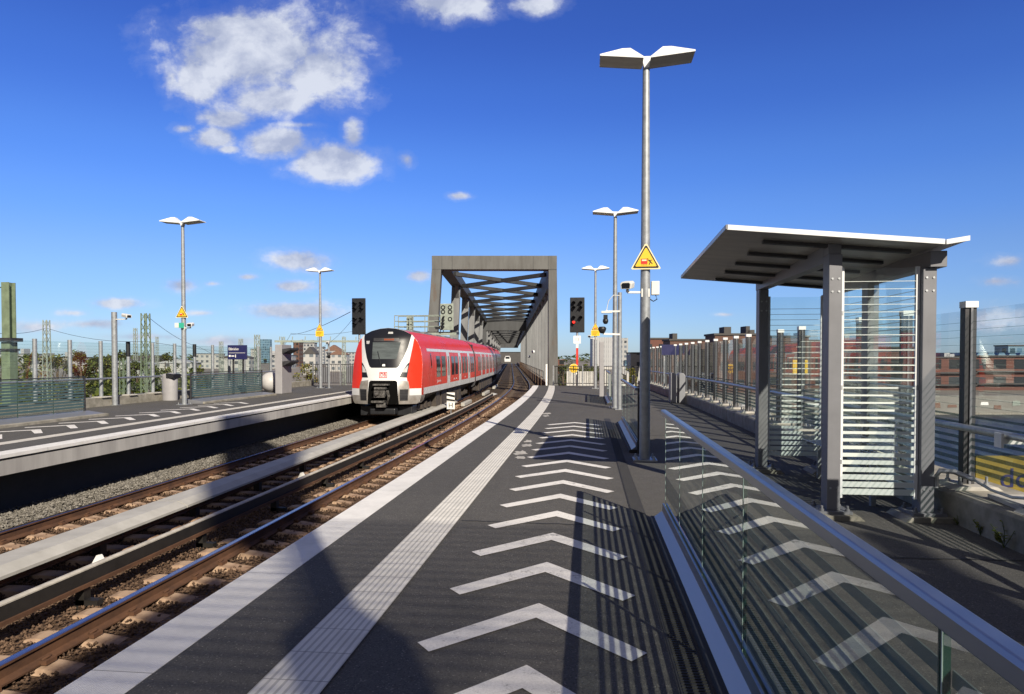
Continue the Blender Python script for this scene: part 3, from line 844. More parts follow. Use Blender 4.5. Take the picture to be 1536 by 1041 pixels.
for a, c in zip(posts[:-1], posts[1:]):
    x0, x1 = FX + bR(a), FX + bR(c)
    b = MB(); b.sweep([(.014, .42), (.024, .42), (.024, 1.95), (.014, 1.95)], [((x0, a + .055, 0), (1, 0)), ((x1, c - .055, 0), (1, 0))])
    p = b.build('glass_panel', MT['glass_fence'], t)
    if 4 < a < 22:
        s = MB()
        for k in range(12):
            z = 1.05 + k * .0715; w = .0035
            s.sweep([(.008, z), (.0125, z), (.0125, z + w), (.008, z + w)], [((x0, a + .057, 0), (1, 0)), ((x1, c - .057, 0), (1, 0))])
        s.build('printed_lines', MT['frost_thin'], p)
        s = MB()
        for k in range(8):
            z = .44 + k * .0715; w = .040 - k * .0028
            s.sweep([(.0075, z), (.0125, z), (.0125, z + w), (.0075, z + w)], [((x0, a + .058, 0), (1, 0)), ((x1, c - .058, 0), (1, 0))])
        s.build('printed_bands', MT['frost_fence'], p)
b = MB(); fr = [((FX + bR(y) - .11, y, .86)) for y in np.arange(-1, 36.5, .75)]
b.tube(fr, .032, 10)
for y in posts:
    if y > 0: b.bar((FX + bR(y) - .11, y, .86), (FX + bR(y) - .05, y, .86), .03, .05)
b.build('handrail', MT['galv'], t)
# small white horizontal arm on the fence, loose paving slabs and a cable on the wall
tag(MB().box(3.40, 3.85, 6.02, 6.08, .79, .84).box(3.38, 3.40, 6.00, 6.10, .76, .88).build('bracket_arm', MT['white_plastic']), 'short white bracket arm fixed to the glass fence near the right picture edge', 'bracket')
b = MB()
b.prism([(5.55, 3.40), (6.35, 3.47), (6.33, 3.92), (5.50, 3.90)], 'z', .283, .318); b.v = [Vector((p.y, p.x, p.z)) for p in b.v]
tag(b.build('paving_slab', MT['concrete'], bevel=.004), 'loose grey paving slab lying on the right kerb wall', 'slab')
b = MB(); pts = [(3.44, 6.5, .41), (3.47, 6.3, .36), (3.5, 6.05, .345), (3.55, 5.7, .40), (3.66, 5.2, .38), (3.6, 4.6, .32)]
pp = []
for i in range(len(pts) - 1):
    for k in range(5):
        u = k / 5; pp.append(tuple(pts[i][j] * (1 - u) + pts[i + 1][j] * u for j in range(3)))
b.tube(pp, .013, 8); tag(b.build('cable', MT['galv']), 'grey cable running from the shelter post over the kerb wall', 'cable')
# weeds in the wall joint
def weed(x, y, z, n, s, label, group=None):
    t = thing('weed', (x, y, z), label, 'plant', group)
    b = MB(); rr = random.Random(int(x * 100 + y * 10))
    lv = MB()
    for k in range(n):
        a = rr.uniform(0, 6.28); l = s * rr.uniform(.5, 1.1)
        top = Vector((x + math.cos(a) * l * .5, y + math.sin(a) * l * .5, z + l))
        b.tube([(x, y, z), ((x + top.x) / 2 + .01, (y + top.y) / 2, z + l * .6), top], .0025, 5)
        for q in range(5):
            u = .35 + .65 * q / 4; c = Vector((x, y, z)).lerp(top, u)
            aa = rr.uniform(0, 6.28); ll = s * .22
            e = Vector((math.cos(aa), math.sin(aa), .35)) * ll; w = Vector((-math.sin(aa), math.cos(aa), 0)) * ll * .4
            lv._add([c, c + e * .5 + w, c + e, c + e * .5 - w], [(0, 1, 2, 3)])
    b.build('stem', MT['leaf_b'], t); lv.build('foliage', MT['leaf_a'], t, recalc=False)
weed(3.27, 5.75, 0, 9, .17, 'leafy green weed at the wall foot, nearest the right picture edge')
weed(3.31, 6.15, 0, 7, .14, 'small thin weed in the wall joint, behind the bigger weed')
weed(3.30, 6.5, 0, 5, .10, 'dry little weed beside the shelter foot')
weed(3.30, 13.3, 0, 9, .26, 'green weed on the kerb wall seen left of the shelter')

# blue sign and yellow sign on the right fence
t = thing('station_sign', (3.0, 27, 1.4), 'dark blue station name board seen edge-lit on the right fence', 'sign')
x = 3.0 + bR(27)
b = MB(); b.box(x + .04, x + .75, 27.0, 27.05, 1.62, 2.02); b.build('board', MT['sign_blue'], t)
b = MB(); b.bar((x + .15, 27.08, .3), (x + .15, 27.08, 1.9), .05, .05); b.bar((x + .62, 27.08, .3), (x + .62, 27.08, 1.9), .05, .05); b.build('sign_posts', MT['galv'], t)
t = thing('station_sign', (3.45, 2.45, 1.1), 'added dark blue board on the right fence, out of view, casting shade on the floor', 'sign')
b = MB(); b.box(3.42, 3.45, 1.75, 2.95, 1.12, 1.98); b.build('board', MT['sign_blue'], t)  # unseen board, added to shade the floor by the fence
t = thing('yellow_notice', (4.35, 14.6, .6), 'yellow notice with a black walking figure beyond the right fence', 'sign')
b = MB(); b.box(4.20, 4.50, 14.6, 14.63, 1.17, 1.46); p = b.build('plate', MT['yellow'], t, bevel=.01)
b = MB(); b.box(4.31, 4.38, 14.594, 14.5995, 1.27, 1.36); b.bar((4.33, 14.596, 1.28), (4.30, 14.596, 1.20), .025, .004, (0, 1, 0)); b.bar((4.36, 14.596, 1.28), (4.39, 14.596, 1.20), .025, .004, (0, 1, 0)); b.lathe([(0, -.02), (.022, 0), (0, .02)], (4.345, 14.597, 1.385), 10)
b.build('pictogram', MT['sign_black'], p)
b = MB(); b.bar((4.35, 14.65, -1.0), (4.35, 14.65, 1.3), .05, .05); b.build('post', MT['galv'], t)

# ------------------------------------------------------------------ fence at the end of the near platform, signals
def bar_fence(name, p0, p1, h, label, pitch=.12, panel=None):
    t = thing(name, p0, label, 'fence')
    p0 = Vector(p0); p1 = Vector(p1); L = (p1 - p0).length; d = (p1 - p0) / L
    b = MB()
    for z in (.12, h): b.bar(p0 + Vector((0, 0, z)), p1 + Vector((0, 0, z)), .04, .04)
    b.build('rails', MT['dark_metal'], t)
    b = MB(); n = int(L / pitch)
    for k in range(n + 1): q = p0 + d * (k * pitch); b.bar(q + Vector((0, 0, .1)), q + Vector((0, 0, h)), .022, .022)
    b.build('bars', MT['dark_metal'], t)
    k = 0
    while k < L:
        q = p0 + d * k; c = MB(); c.bar(q + Vector((0, -.03, 0)), q + Vector((0, -.03, h + .04)), .06, .06); c.build('post', MT['galv'], t); k += 1.6
    if panel:
        for (a, c_) in panel:
            q0, q1 = p0 + d * a, p0 + d * c_; c = MB(); c.bar(q0 + Vector((0, .03, h * .5)), q1 + Vector((0, .03, h * .5)), .02, h * .7); c.build('infill_panel', MT['grey_paint'], t)
    return t
xe = bR(37.3)
bar_fence('bar_fence', (-1.25 + xe, 37.35, 0), (3.3 + xe, 37.0, 0), 1.05, 'dark barred fence closing the far end of the near platform')

def block_signal(X, Y, zb, zt, w, label, lit, pole_to):
    t = thing('railway_signal', (X, Y, pole_to), label, 'signal', 'black railway signals at the platform ends')
    b = MB(); b.box(X - w / 2, X + w / 2, Y, Y + .06, zb, zt); b.build('signal_board', MT['black'], t, bevel=.05)
    spots = [(-.24, .86), (.24, .86), (-.24, .72), (.24, .72), (-.24, .44), (.24, .44), (-.24, .30)]
    h = zt - zb
    for k, (ux, uz) in enumerate(spots):
        x = X + ux * w; z = zb + uz * h
        b = MB(); b.tube([(x, Y - .002, z), (x, Y - .03, z)], .075, 14); ln = b.build('lens', MT['red_led'] if (lit and k == 6) else MT['gloss_black'], t)
        b = MB(); n = 10; vs = []; fs = []
        for q in range(n + 1):
            a = math.pi * (-.08 + 1.16 * q / n)
            vs += [(x + .10 * math.cos(a), Y - .003, z + .10 * math.sin(a)), (x + .095 * math.cos(a), Y - .34, z - .03 + .075 * math.sin(a)),
                   (x + .090 * math.cos(a), Y - .34, z - .03 + .070 * math.sin(a)), (x + .094 * math.cos(a), Y - .003, z + .094 * math.sin(a))]
        for q in range(n):
            for e in range(4):
                e2 = (e + 1) % 4; fs.append((4 * q + e, 4 * q + e2, 4 * q + 4 + e2, 4 * q + 4 + e))
        b._add(vs, fs); b.build('hood', MT['black'], t)
    b = MB(); b.tube([(X, Y + .10, pole_to), (X, Y + .10, zb + .2)], .06, 10); b.build('mast', MT['galv'], t)
    return t
s1 = block_signal(-.56, 37.75, 2.90, 4.83, .80, 'black railway signal showing red at the end of the near platform', True, -.9)
b = MB(); b.box(-.76, -.36, 37.70, 37.74, 2.30, 2.72); p = b.build('number_plate', MT['sign_white'], s1)
text('13', .26, MT['grey_light'], 'number', p, (-.56, 37.697, 2.51), align='CENTER')
b = MB(); b.box(-.62, -.50, 37.68, 37.735, .85, 2.05); p = b.build('red_plate', MT['red_post'], s1)
b = MB(); b.box(-.625, -.495, 37.68, 37.735, 2.052, 2.29); b.box(-.625, -.495, 37.68, 37.735, .60, .848); b.build('white_plate', MT['sign_white'], s1)
t = thing('round_sign', (-.74, 37.5, 0), 'round yellow sign with a black exclamation mark under the red signal', 'sign')
b = MB(); Mx = Matrix.Translation((-.74, 37.5, .93)) @ Euler((R(90), 0, 0)).to_matrix().to_4x4(); b.M = Mx
b.lathe([(0, 0), (.26, 0), (.26, .02), (0, .02)], (0, 0, 0), 28, smooth=False); p = b.build('disc', MT['sign_cream'], t)
b = MB(Mx); b.lathe([(0, .021), (.235, .021), (.235, .024), (0, .024)], (0, 0, 0), 28, smooth=False); b.build('yellow_field', MT['yellow'], p)
text('!', .38, MT['sign_black'], 'mark', p, (-.74, 37.472, .93), align='CENTER')
b = MB(); b.tube([(-.74, 37.56, 0), (-.74, 37.56, 1.1)], .03, 8); b.build('post', MT['galv'], t)
block_signal(-13.11, 38.2, 2.85, 4.95, .82, 'black railway signal with dark lamps above the left platform end, left of the train', False, -.5)

# ------------------------------------------------------------------ left platform
LY0, LY1 = -6.0, 36.5
LF = -15.1
strip_obj('platform_left', EL, -9.5, -.36, LY0, LY1, .0, MT['asphalt'], thick=.28)
strip_obj('platform_left_edge', EL, -.36, 0, LY0, LY1, .004, MT['edge_slab'], thick=.055)
strip_obj('platform_left_guide', EL, -1.32, -1.02, LY0, LY1, .006, MT['guide_left'])
b = MB(); b.sweep([(-.36, -.09), (-.015, -.09), (-.015, -.32), (-.36, -.32)], frames(EL, LY0, LY1 - .02))
tag(b.build('platform_left_fascia', MT['concrete_stain'], org=(0, 0, 0)), kind='structure')
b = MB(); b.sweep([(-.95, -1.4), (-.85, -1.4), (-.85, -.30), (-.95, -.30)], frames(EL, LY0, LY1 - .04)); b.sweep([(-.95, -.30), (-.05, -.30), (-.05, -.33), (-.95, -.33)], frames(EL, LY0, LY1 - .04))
tag(b.build('platform_left_wall', MT['recess_shade'], org=(0, 0, 0)), kind='structure')
b = MB()
def chevL(ya, half=.62):
    cx = EL(ya) - 2.35
    pts = [(cx - half, ya - .66, .005), (cx, ya, .005), (cx + half, ya - .66, .005), (cx + half - .085, ya - .77, .005), (cx, ya - .25, .005), (cx - half + .085, ya - .77, .005)]
    b._add(pts, [(0, 1, 4, 5), (1, 2, 3, 4)])
for i in range(13): chevL(10.2 + .98 * i)
tag(b.build('chevron_markings_left', MT['paint_white'], org=(0, 0, 0), recalc=False), kind='structure')

t = thing('kerb_wall', (-15.2, 20, 0), 'low mossy concrete kerb wall under the left glass fence', 'kerb wall')
y = 4.0
while y < 33:
    b = MB(); b.box(-15.45, -14.95, y + .01, y + 3.19, -.3, .27); b.build('wall_block', MT['concrete_dirty'], t, bevel=.008); y += 3.2
t = thing('glass_fence', (LF, 20, 0), 'tall glass fence on round grey posts along the left platform', 'fence')
lposts = [17.22 + 1.28 * k for k in range(-6, 12)]
for i, y in enumerate(lposts):
    b = MB(); b.tube([(LF, y, .29), (LF, y, 2.03)], .058, 14); p = b.build('post', MT['pole'], t)
    if i in (9, 12): b = MB(); b.tube([(LF, y, 1.55), (LF, y, 2.035)], .066, 12); b.build('post_sleeve', MT['black'], p)
    b = MB(); b.prism([(LF - .2, .271), (LF + .2, .271), (LF + .15, .30), (LF - .15, .30)], 'y', y - .2, y + .2); b.build('foot_bed', MT['concrete'], p)
for a, c in zip(lposts[:-1], lposts[1:]):
    b = MB(); b.box(LF - .006, LF + .006, a + .065, c - .065, .40, 1.98); p = b.build('glass_panel', MT['glass'], t)
    s = MB()
    for k in range(9): s.box(LF + .007, LF + .010, a + .07, c - .07, 1.95 - k * .09, 1.955 - k * .09)
    s.build('printed_lines', MT['frost_thin'], p)
b = MB(); b.tube([(LF + .16, 9, .86), (LF + .16, 31.4, .86)], .03, 10)
for y in lposts: b.bar((LF + .16, y, .84), (LF + .05, y, .84), .03, .05)
b.build('handrail', MT['galv'], t)

def screen_left(y0, y1, joints, X, label):
    t = thing('glass_screen', (X, (y0 + y1) / 2, 0), label, 'windbreak', 'striped glass screens on the left platform')
    b = MB(); b.prism([(X - .2, 0), (X + .48, 0), (X + .48, .07), (X + .06, .13), (X - .2, .13)], 'y', y0 - .1, y1 + .1)
    b.build('plinth', MT['grey_paint'], t, bevel=.01)
    b = MB(); b.prism([(X + .482, 0), (X + .56, 0), (X + .56, .055), (X + .482, .07)], 'y', y0 - .1, y1 + .15); b.build('plinth_kerb', MT['concrete_dirty'], t)
    for a, c in zip(joints[:-1], joints[1:]):
        b = MB(); b.box(X - .008, X + .008, a + .008, c - .008, .131, 1.0); p = b.build('glass_panel', MT['glass_bal'], t)
        s = MB(); stripes(s, a + .01, c - .01, 'y', X + .011, .22, .96, .050, .040); s.build('printed_stripes', MT['frost_left'], p)
        e = MB(); e.box(X - .0075, X + .0075, a + .002, a + .0078, .131, .99); e.build('glass_edge', MT['glass_edge'], p)
    b = MB(); b.box(X - .02, X + .02, y0, y1, 1.001, 1.025); b.build('top_rail', MT['dark_metal'], t)
    for y in (y0, y1): b = MB(); b.box(X - .02, X + .02, y - .02, y + .02, .131, 1.0); b.build('end_post', MT['dark_metal'], t)
screen_left(8.0, 16.35, [8.02, 9.3, 10.6, 11.9, 13.2, 14.25, 15.3, 16.33], -12.95, 'striped bluish glass screen at the left picture edge')
screen_left(21.2, 26.15, [21.22, 22.4, 23.6, 24.9, 26.13], -13.0, 'striped bluish glass screen between lamp post and white ball on the left platform')
# station name board
t = thing('station_sign', (-14.1, 26.2, 0), 'dark blue station name board on two posts on the left platform', 'sign')
rz = R(-4); Mx = Matrix.Translation((-14.05, 26.2, 0)) @ Matrix.Rotation(rz, 4, 'Z')
b = MB(Mx); b.box(-.42, .42, -.03, .03, 1.44, 2.02); p = b.build('board', MT['sign_blue'], t, bevel=.008)
b = MB(Mx); b.box(-.36, .36, -.034, -.031, 1.70, 1.712); b.build('divider', MT['sign_white'], p)
text('Elbbrücken', .15, MT['sign_white'], 'lettering', p, (-14.05 - .37, 26.2 - .034 + .026, 1.86), (R(90), 0, rz), sx=.66)
b = MB(Mx)
b.box(-.36, -.28, -.034, -.031, 1.55, 1.62); b.box(-.25, -.12, -.034, -.031, 1.56, 1.60); b.box(-.08, -.05, -.034, -.031, 1.52, 1.64)
b.build('symbol', MT['sign_white'], p)
for sx in (-.22, .22): b = MB(Mx); b.box(sx - .03, sx + .03, .032, .08, 0, 1.9); b.build('post', MT['dark_metal'], t)
bar_fence('bar_fence', (-15.1, 36.4, 0), (-10.6, 36.2, 0), 1.15, 'barred fence with grey panels closing the left platform end', panel=[(.3, .9), (1.9, 2.2), (2.8, 3.0), (3.4, 4.3)])

# ------------------------------------------------------------------ tracks
b = MB()
nx = 28
ys = list(np.arange(-6, 60, 2.0)) + list(np.arange(60, 330, 10.0))
vs, fs = [], []
for y in ys:
    l = min(EL(y) - .9, XL(y) - 2.6) if y < 40 else XL(y) - 3.2
    r = max(-1.95 + bR(y), XR(y) + 2.0) if y < 40 else XR(y) + 3.2
    for k in range(nx + 1):
        x = l + (r - l) * k / nx
        z = -1.175 + .012 * math.sin(x * 7 + y * 3) + .01 * math.sin(y * 5.3 + x)
        if x < XL(y) - 1.15: z += .10 * min(1, (XL(y) - 1.15 - x) / .5)
        vs.append((x, y, z))
for i in range(len(ys) - 1):
    for k in range(nx): fs.append((i * (nx + 1) + k, i * (nx + 1) + k + 1, (i + 1) * (nx + 1) + k + 1, (i + 1) * (nx + 1) + k))
b._add(vs, fs, True)
tag(b.build('ballast_bed', MT['ballast'], org=(0, 0, 0), recalc=False), kind='structure')
# loose stones
def stones(name, n, yr, sel, mat, seed, sz=(.018, .038)):
    rr = np.random.default_rng(seed); V, F = [], []
    base = np.array([(0, 0, 1), (.95, 0, .1), (.3, .9, .0), (-.8, .55, .1), (-.75, -.6, 0), (.35, -.9, .1), (0, 0, -.8)])
    tri = [(0, 1, 2), (0, 2, 3), (0, 3, 4), (0, 4, 5), (0, 5, 1), (6, 2, 1), (6, 3, 2), (6, 4, 3), (6, 5, 4), (6, 1, 5)]
    cnt = 0
    while cnt < n:
        u = rr.random(); y = yr[0] + (yr[1] - yr[0]) * u ** 1.6
        x = rr.uniform(-10.6, -2.6)
        if not sel(x, y, rr): continue
        ph = (y - 3.1 + .2825) % .565 - .2825
        if abs(ph) < .135 and rr.random() < .93 and (abs(x - XR(y)) < 1.31 or abs(x - XL(y)) < 1.31): continue
        s = rr.uniform(*sz)
        p = base * s * rr.uniform(.65, 1.25, (7, 1)) * rr.uniform(.7, 1.2, 3)
        a = rr.uniform(0, 6.28); c, q = math.cos(a), math.sin(a)
        p = p @ np.array([[c, q, 0], [-q, c, 0], [0, 0, 1]])
        zz = -1.165 + (.08 * min(1, max(0, (XL(y) - 1.15 - x) / .5))) + rr.uniform(0, .03)
        p = p + np.array([x, y, zz])
        k = len(V); V += [tuple(w) for w in p]; F += [tuple(k + j for j in f) for f in tri]; cnt += 1
    me = bpy.data.meshes.new(name); me.from_pydata(V, [], F); me.materials.append(mat); me.update()
    o = bpy.data.objects.new(name, me); COL.objects.link(o); o['kind'] = 'stuff'
    return o
def sel_brown(x, y, rr): return x > XL(y) - 1.5 and x < -2.7 and x > EL(y) + .1
def sel_far(x, y, rr): return x > XL(y) + .9 and x < XR(y) + 1.6
def sel_grey(x, y, rr): return x < XL(y) - 1.0 and x > EL(y) - .75
o = stones('ballast_stones', 42000, (3.5, 21), sel_brown, MT['stone_brown'], 3, (.010, .024)); tag(o, 'rust-brown track ballast stones between the rails', 'ballast')
o = stones('ballast_stones', 9000, (20, 46), sel_far, MT['stone_brown'], 9, (.022, .045)); tag(o, 'rust-brown ballast stones between the tracks beside the train', 'ballast')
o = stones('gravel', 20000, (6, 30), sel_grey, MT['stone_grey'], 4, (.012, .030)); tag(o, 'grey gravel between the left rail and the left platform', 'gravel')

# sleepers: one concrete sleeper, copied along both tracks
def sleeper_proto():
    prof = [(-1.30, .155), (-1.22, .17), (-.95, .175), (-.62, .165), (-.3, .125), (0, .115), (.3, .125), (.62, .165), (.95, .175), (1.22, .17), (1.30, .155)]
    b = MB(); n = len(prof); vs, fs = [], []
    for x, h in prof:
        w = .15; wt = .105
        vs += [(x, -w, -.12), (x, -w, h - .06), (x, -wt, h), (x, wt, h), (x, w, h - .06), (x, w, -.12)]
    for i in range(n - 1):
        for k in range(5): fs.append((6 * i + k, 6 * i + k + 1, 6 * i + 7 + k, 6 * i + 6 + k))
    fs += [tuple(range(6)), tuple(reversed(range(6 * n - 6, 6 * n)))]
    b._add(vs, fs)
    o = b.build('sleeper', MT['sleeper'], org=(0, 0, 0), bevel=.012)
    return o
sl0 = sleeper_proto(); first = True
sl1 = sl0.copy(); sl1.data = sl0.data.copy(); sl1.data.materials[0] = MT['timber']; first1 = True
SZ = -1.13 - .17
def put_sleeper(fx, y):
    global first, first1
    if y > 45:
        o = sl1 if first1 else sl1.copy()
        first1 = False; COL.objects.link(o)
    else:
        o = sl0 if first else sl0.copy()
        if not first: COL.objects.link(o)
        first = False
    d = (fx(y + .1) - fx(y - .1)) / .2
    o.location = (fx(y) + random.uniform(-.02, .02), y, SZ + random.uniform(-.008, .008)); o.rotation_euler = (0, 0, -math.atan(d) + random.uniform(-.01, .01))
    if y > 45: tag(o, 'dark sleeper under the curving rails by the steel bridge', 'sleeper', 'dark sleepers towards the bridge')
    else: tag(o, 'rust-stained concrete sleeper in the row under the rails', 'sleeper', 'sleepers under the tracks')
far = MB()
for fx, n_ in ((XR, 170), (XL, 62)):
    y = 3.1
    k = 0
    while y < 190:
        if k < n_ or (fx is XL and 58 < y < 96): put_sleeper(fx, y)
        elif y > 60 or fx is XR:
            far.box(fx(y) - 1.3, fx(y) + 1.3, y - .13, y + .13, -1.28, -1.14)
        y += .565; k += 1
tag(far.build('distant_sleepers', MT['timber']), 'far row of sleepers on the bridge deck', 'sleepers', kind='stuff')

def rail(fx, dx, label, clips=False, y1=310):
    fr = frames(fx, -4, 60, 0, dx, 1.0)[:-1] + frames(fx, 60, y1, 0, dx, 6.0)
    t = thing('rail', (fx(10) + dx, 10, RZ), label, 'rail', 'running rails')
    z = RZ
    b = MB(); b.sweep([(-.07, z - .165), (.07, z - .165), (.07, z - .150), (.012, z - .125), (.010, z - .045), (.034, z - .03), (.035, z - .008), (-.035, z - .008), (-.034, z - .03), (-.010, z - .045), (-.012, z - .125), (-.07, z - .150)], fr)
    b.build('web', MT['rust'], t)
    b = MB(); b.sweep([(-.035, z - .008), (.035, z - .008), (.030, z - .001), (.018, z), (-.018, z), (-.030, z - .001)], fr, caps=False); b.build('rail_head', MT['rail_top'], t)
    if clips:
        y = 3.1; proto = None
        while y < 26:
            for q in (-1, 1):
                cx = fx(y) + dx + q * .085
                if proto is None:
                    c = MB(); c.box(cx - .035, cx + .035, y - .06, y + .06, z - .165, z - .128); c.tube([(cx - .02, y - .05, z - .125), (cx, y, z - .112), (cx - .02, y + .05, z - .125)], .014, 6)
                    proto = c.build('rail_clip', MT['rust'], t); c0 = (cx, y)
                else:
                    o = proto.copy(); COL.objects.link(o); o.parent = t; o.location = (cx - c0[0], y - c0[1], 0)
            y += .565
G = .752
rail(XR, -G, 'left rail of the track beside the near platform', True); rail(XR, G, 'right rail of the near track, close under the near platform edge')
rail(XL, -G, 'brown left rail of the track the train stands on', True); rail(XL, G, 'right rail of the left track, half hidden behind the pale cover')
# conductor rail of the right track
t = thing('conductor_rail', (-5.4, 10, -1), 'dark conductor rail with pale top between the two tracks', 'conductor rail')
fr = frames(XR, -4, 43.5, 0, -1.42, 1.0)
b = MB(); b.sweep([(-.002, -.742), (.03, -.738), (.062, -.752), (.062, -.765), (-.002, -.765)], fr); b.build('cover', MT['third_top'], t)
b = MB(); b.sweep([(.004, -.766), (.058, -.766), (.058, -.905), (.004, -.905)], fr); b.build('side_guard', MT['third_side'], t)
b = MB(); b.sweep([(-.04, -.906), (.085, -.906), (.085, -.945), (-.04, -.945)], fr); b.build('steel_rail', MT['rust'], t)
for y in np.arange(2.2, 43, 2.26): x = XR(y) - 1.42; b = MB(); b.box(x - .05, x + .05, y - .05, y + .05, -1.2, -.936); b.box(x - .05, x + .20, y - .05, y + .05, -1.14, -1.08); b.build('support', MT['third_side'], t)
e = MB(); x = XR(43.6) - 1.42; e.prism([(43.5, -.74), (45.6, -.92), (43.5, -.92)], 'x', x - .05, x + .06); e.build('end_ramp', MT['sign_white'], t)
# pale cover beside the left track
t = thing('cable_cover', (-6.4, 10, -1), 'pale grey sloped cover running between the two tracks', 'cover')
ya = -4.0; k = 0
while ya < 34.5:
    yb = min(ya + 4.6, 34.8)
    fr = frames(XL, ya + .012, yb - .012, 0, 1.19, 1.0)
    b = MB(); b.sweep([(-.24, -.70), (.10, -.70), (.25, -.765), (.25, -.80), (.235, -.80), (.22, -.775), (.09, -.72), (-.225, -.72), (-.225, -.9), (-.24, -.9)], fr)
    b.build('cover_section', MT['cover'], t)
    ya = yb
for y in np.arange(1.5, 34, 2.3): x = XL(y) + 1.19; b = MB(); b.box(x - .2, x - .08, y - .06, y + .06, -1.2, -.725); b.box(x - .08, x + .2, y - .03, y + .03, -.85, -.79); b.build('support', MT['third_side'], t)
b = MB(); b.sweep([(-.12, -.76), (.05, -.76), (.05, -.93), (-.12, -.93)], frames(XL, -4, 34, 0, 1.19, 1.0)); b.build('conductor', MT['rust'], t)
for y0, y1 in ((36.5, 41.5), (47, 54), (57, 66)):
    b = MB(); b.sweep([(-.10, -.93), (.05, -.93), (.10, -.96), (.10, -1.12), (-.10, -1.12)], frames(XL, y0, y0 + (y1 - y0) * .6, 0, 1.45, 1.0))
    tag(b.build('cover_piece', MT['cover']), 'pale cover piece beside the train %s' % ('nearest the white stop board' if y0 < 40 else 'in the middle of the curve' if y0 < 50 else 'just before the bridge rails'), 'cover')
# white stop board with H
t = thing('stop_board', (-6.37, 31.5, -1.15), 'small white stop board with a black H and triangles between the tracks', 'sign')
b = MB(); b.box(-6.56, -6.18, 31.5, 31.52, -.90, -.56); p = b.build('lower_board', MT['sign_white'], t)
text('H', .32, MT['sign_black'], 'letter', p, (-6.37, 31.497, -.73), align='CENTER')
b = MB(); b.box(-6.56, -6.18, 31.5, 31.52, -.545, -.12); p = b.build('upper_board', MT['sign_white'], t)
b = MB(); b.prism([(-6.56, -.16), (-6.56, -.27), (-6.18, -.35), (-6.18, -.25)], 'y', 31.494, 31.499); b.prism([(-6.56, -.40), (-6.56, -.50), (-6.18, -.53), (-6.18, -.46)], 'y', 31.494, 31.499); b.build('black_bars', MT['sign_black'], p)
b = MB(); b.bar((-6.37, 31.54, -1.2), (-6.37, 31.54, -.2), .05, .05); b.build('post', MT['galv'], t)
b = MB(); b.prism([(-.12, 0), (.12, 0), (.02, .16), (-.03, .15)], 'y', -.02, .02); b.v = [Vector((-6.12 + p.x, 7.95 + p.y, -1.14 + p.z)) for p in b.v]
tag(b.build('marker_stone', MT['sign_white']), 'little white pointed marker between the tracks', 'marker')
b = MB(); b.prism([(-.10, 0), (.10, 0), (.02, .14), (-.03, .13)], 'y', -.02, .02); b.v = [Vector((-6.2 + p.x, 14.3 + p.y, -1.14 + p.z)) for p in b.v]
tag(b.build('marker_stone', MT['sign_white']), 'small white marker farther along between the tracks', 'marker')


# ------------------------------------------------------------------ the train
PROF = [(1.24, .66), (1.34, .76), (1.40, 1.0), (1.405, 1.35), (1.405, 1.75), (1.40, 2.2), (1.36, 2.6), (1.29, 2.88), (1.17, 3.15), (.98, 3.38), (.66, 3.55), (.32, 3.64), (0, 3.67)]
def xprof(z):
    if z <= PROF[0][1]: return PROF[0][0]
    for (xa, za), (xb, zb) in zip(PROF[:-1], PROF[1:]):
        if za <= z <= zb: return xa + (xb - xa) * (z - za) / (zb - za)
    return 0
def yfront(x, z):
    a = abs(x) / 1.4
    s = max(0, z - 1.25)
    return .62 * a ** 2.4 + .20 * s + .035 * s * s + .10 * max(0, .95 - z) + max(0, z - 3.2) ** 2 * 1.2
def side_patch(b, y0, y1, z0, z1, off, side=1, n=8, ylim=None):
    """strip of skin lying on the car side, from z0 to z1"""
    vs, fs = [], []
    zs = [z0 + (z1 - z0) * i / n for i in range(n + 1)]
    for z in zs:
        x = (xprof(z) + off) * side
        ya = max(y0, yfront(xprof(z), z) + .0) if ylim else y0
        vs += [(x, ya, z), (x, y1, z)]
    for i in range(n):
        f = (2 * i, 2 * i + 1, 2 * i + 3, 2 * i + 2)
        fs.append(f if side > 0 else f[::-1])
    b._add(vs, fs, True)
def front_patch(b, poly, off, mirror=False, step=.10):
    """outline in (x, z) wrapped on the curved cab front"""
    if mirror: poly = [(-x, z) for x, z in reversed(poly)]
    bm = bmesh.new()
    bm.faces.new([bm.verts.new((x, 0, z)) for x, z in poly])
    for ax, lo, hi in ((0, -1.5, 1.5), (2, .4, 3.8)):
        n = int((hi - lo) / step)
        for i in range(n + 1):
            c = lo + (hi - lo) * i / n + .00137
            co = [0, 0, 0]; no = [0, 0, 0]; co[ax] = c; no[ax] = 1
            bmesh.ops.bisect_plane(bm, geom=bm.verts[:] + bm.edges[:] + bm.faces[:], plane_co=co, plane_no=no)
    bmesh.ops.triangulate(bm, faces=bm.faces[:])
    bm.verts.index_update()
    vs = [(v.co.x, yfront(v.co.x, v.co.z) - off, v.co.z) for v in bm.verts]
    fs = []
    for f in bm.faces:
        ids = [v.index for v in f.verts]
        if f.normal.y > 0: ids.reverse()
        fs.append(ids)
    bm.free()
    b._add(vs, fs, True)

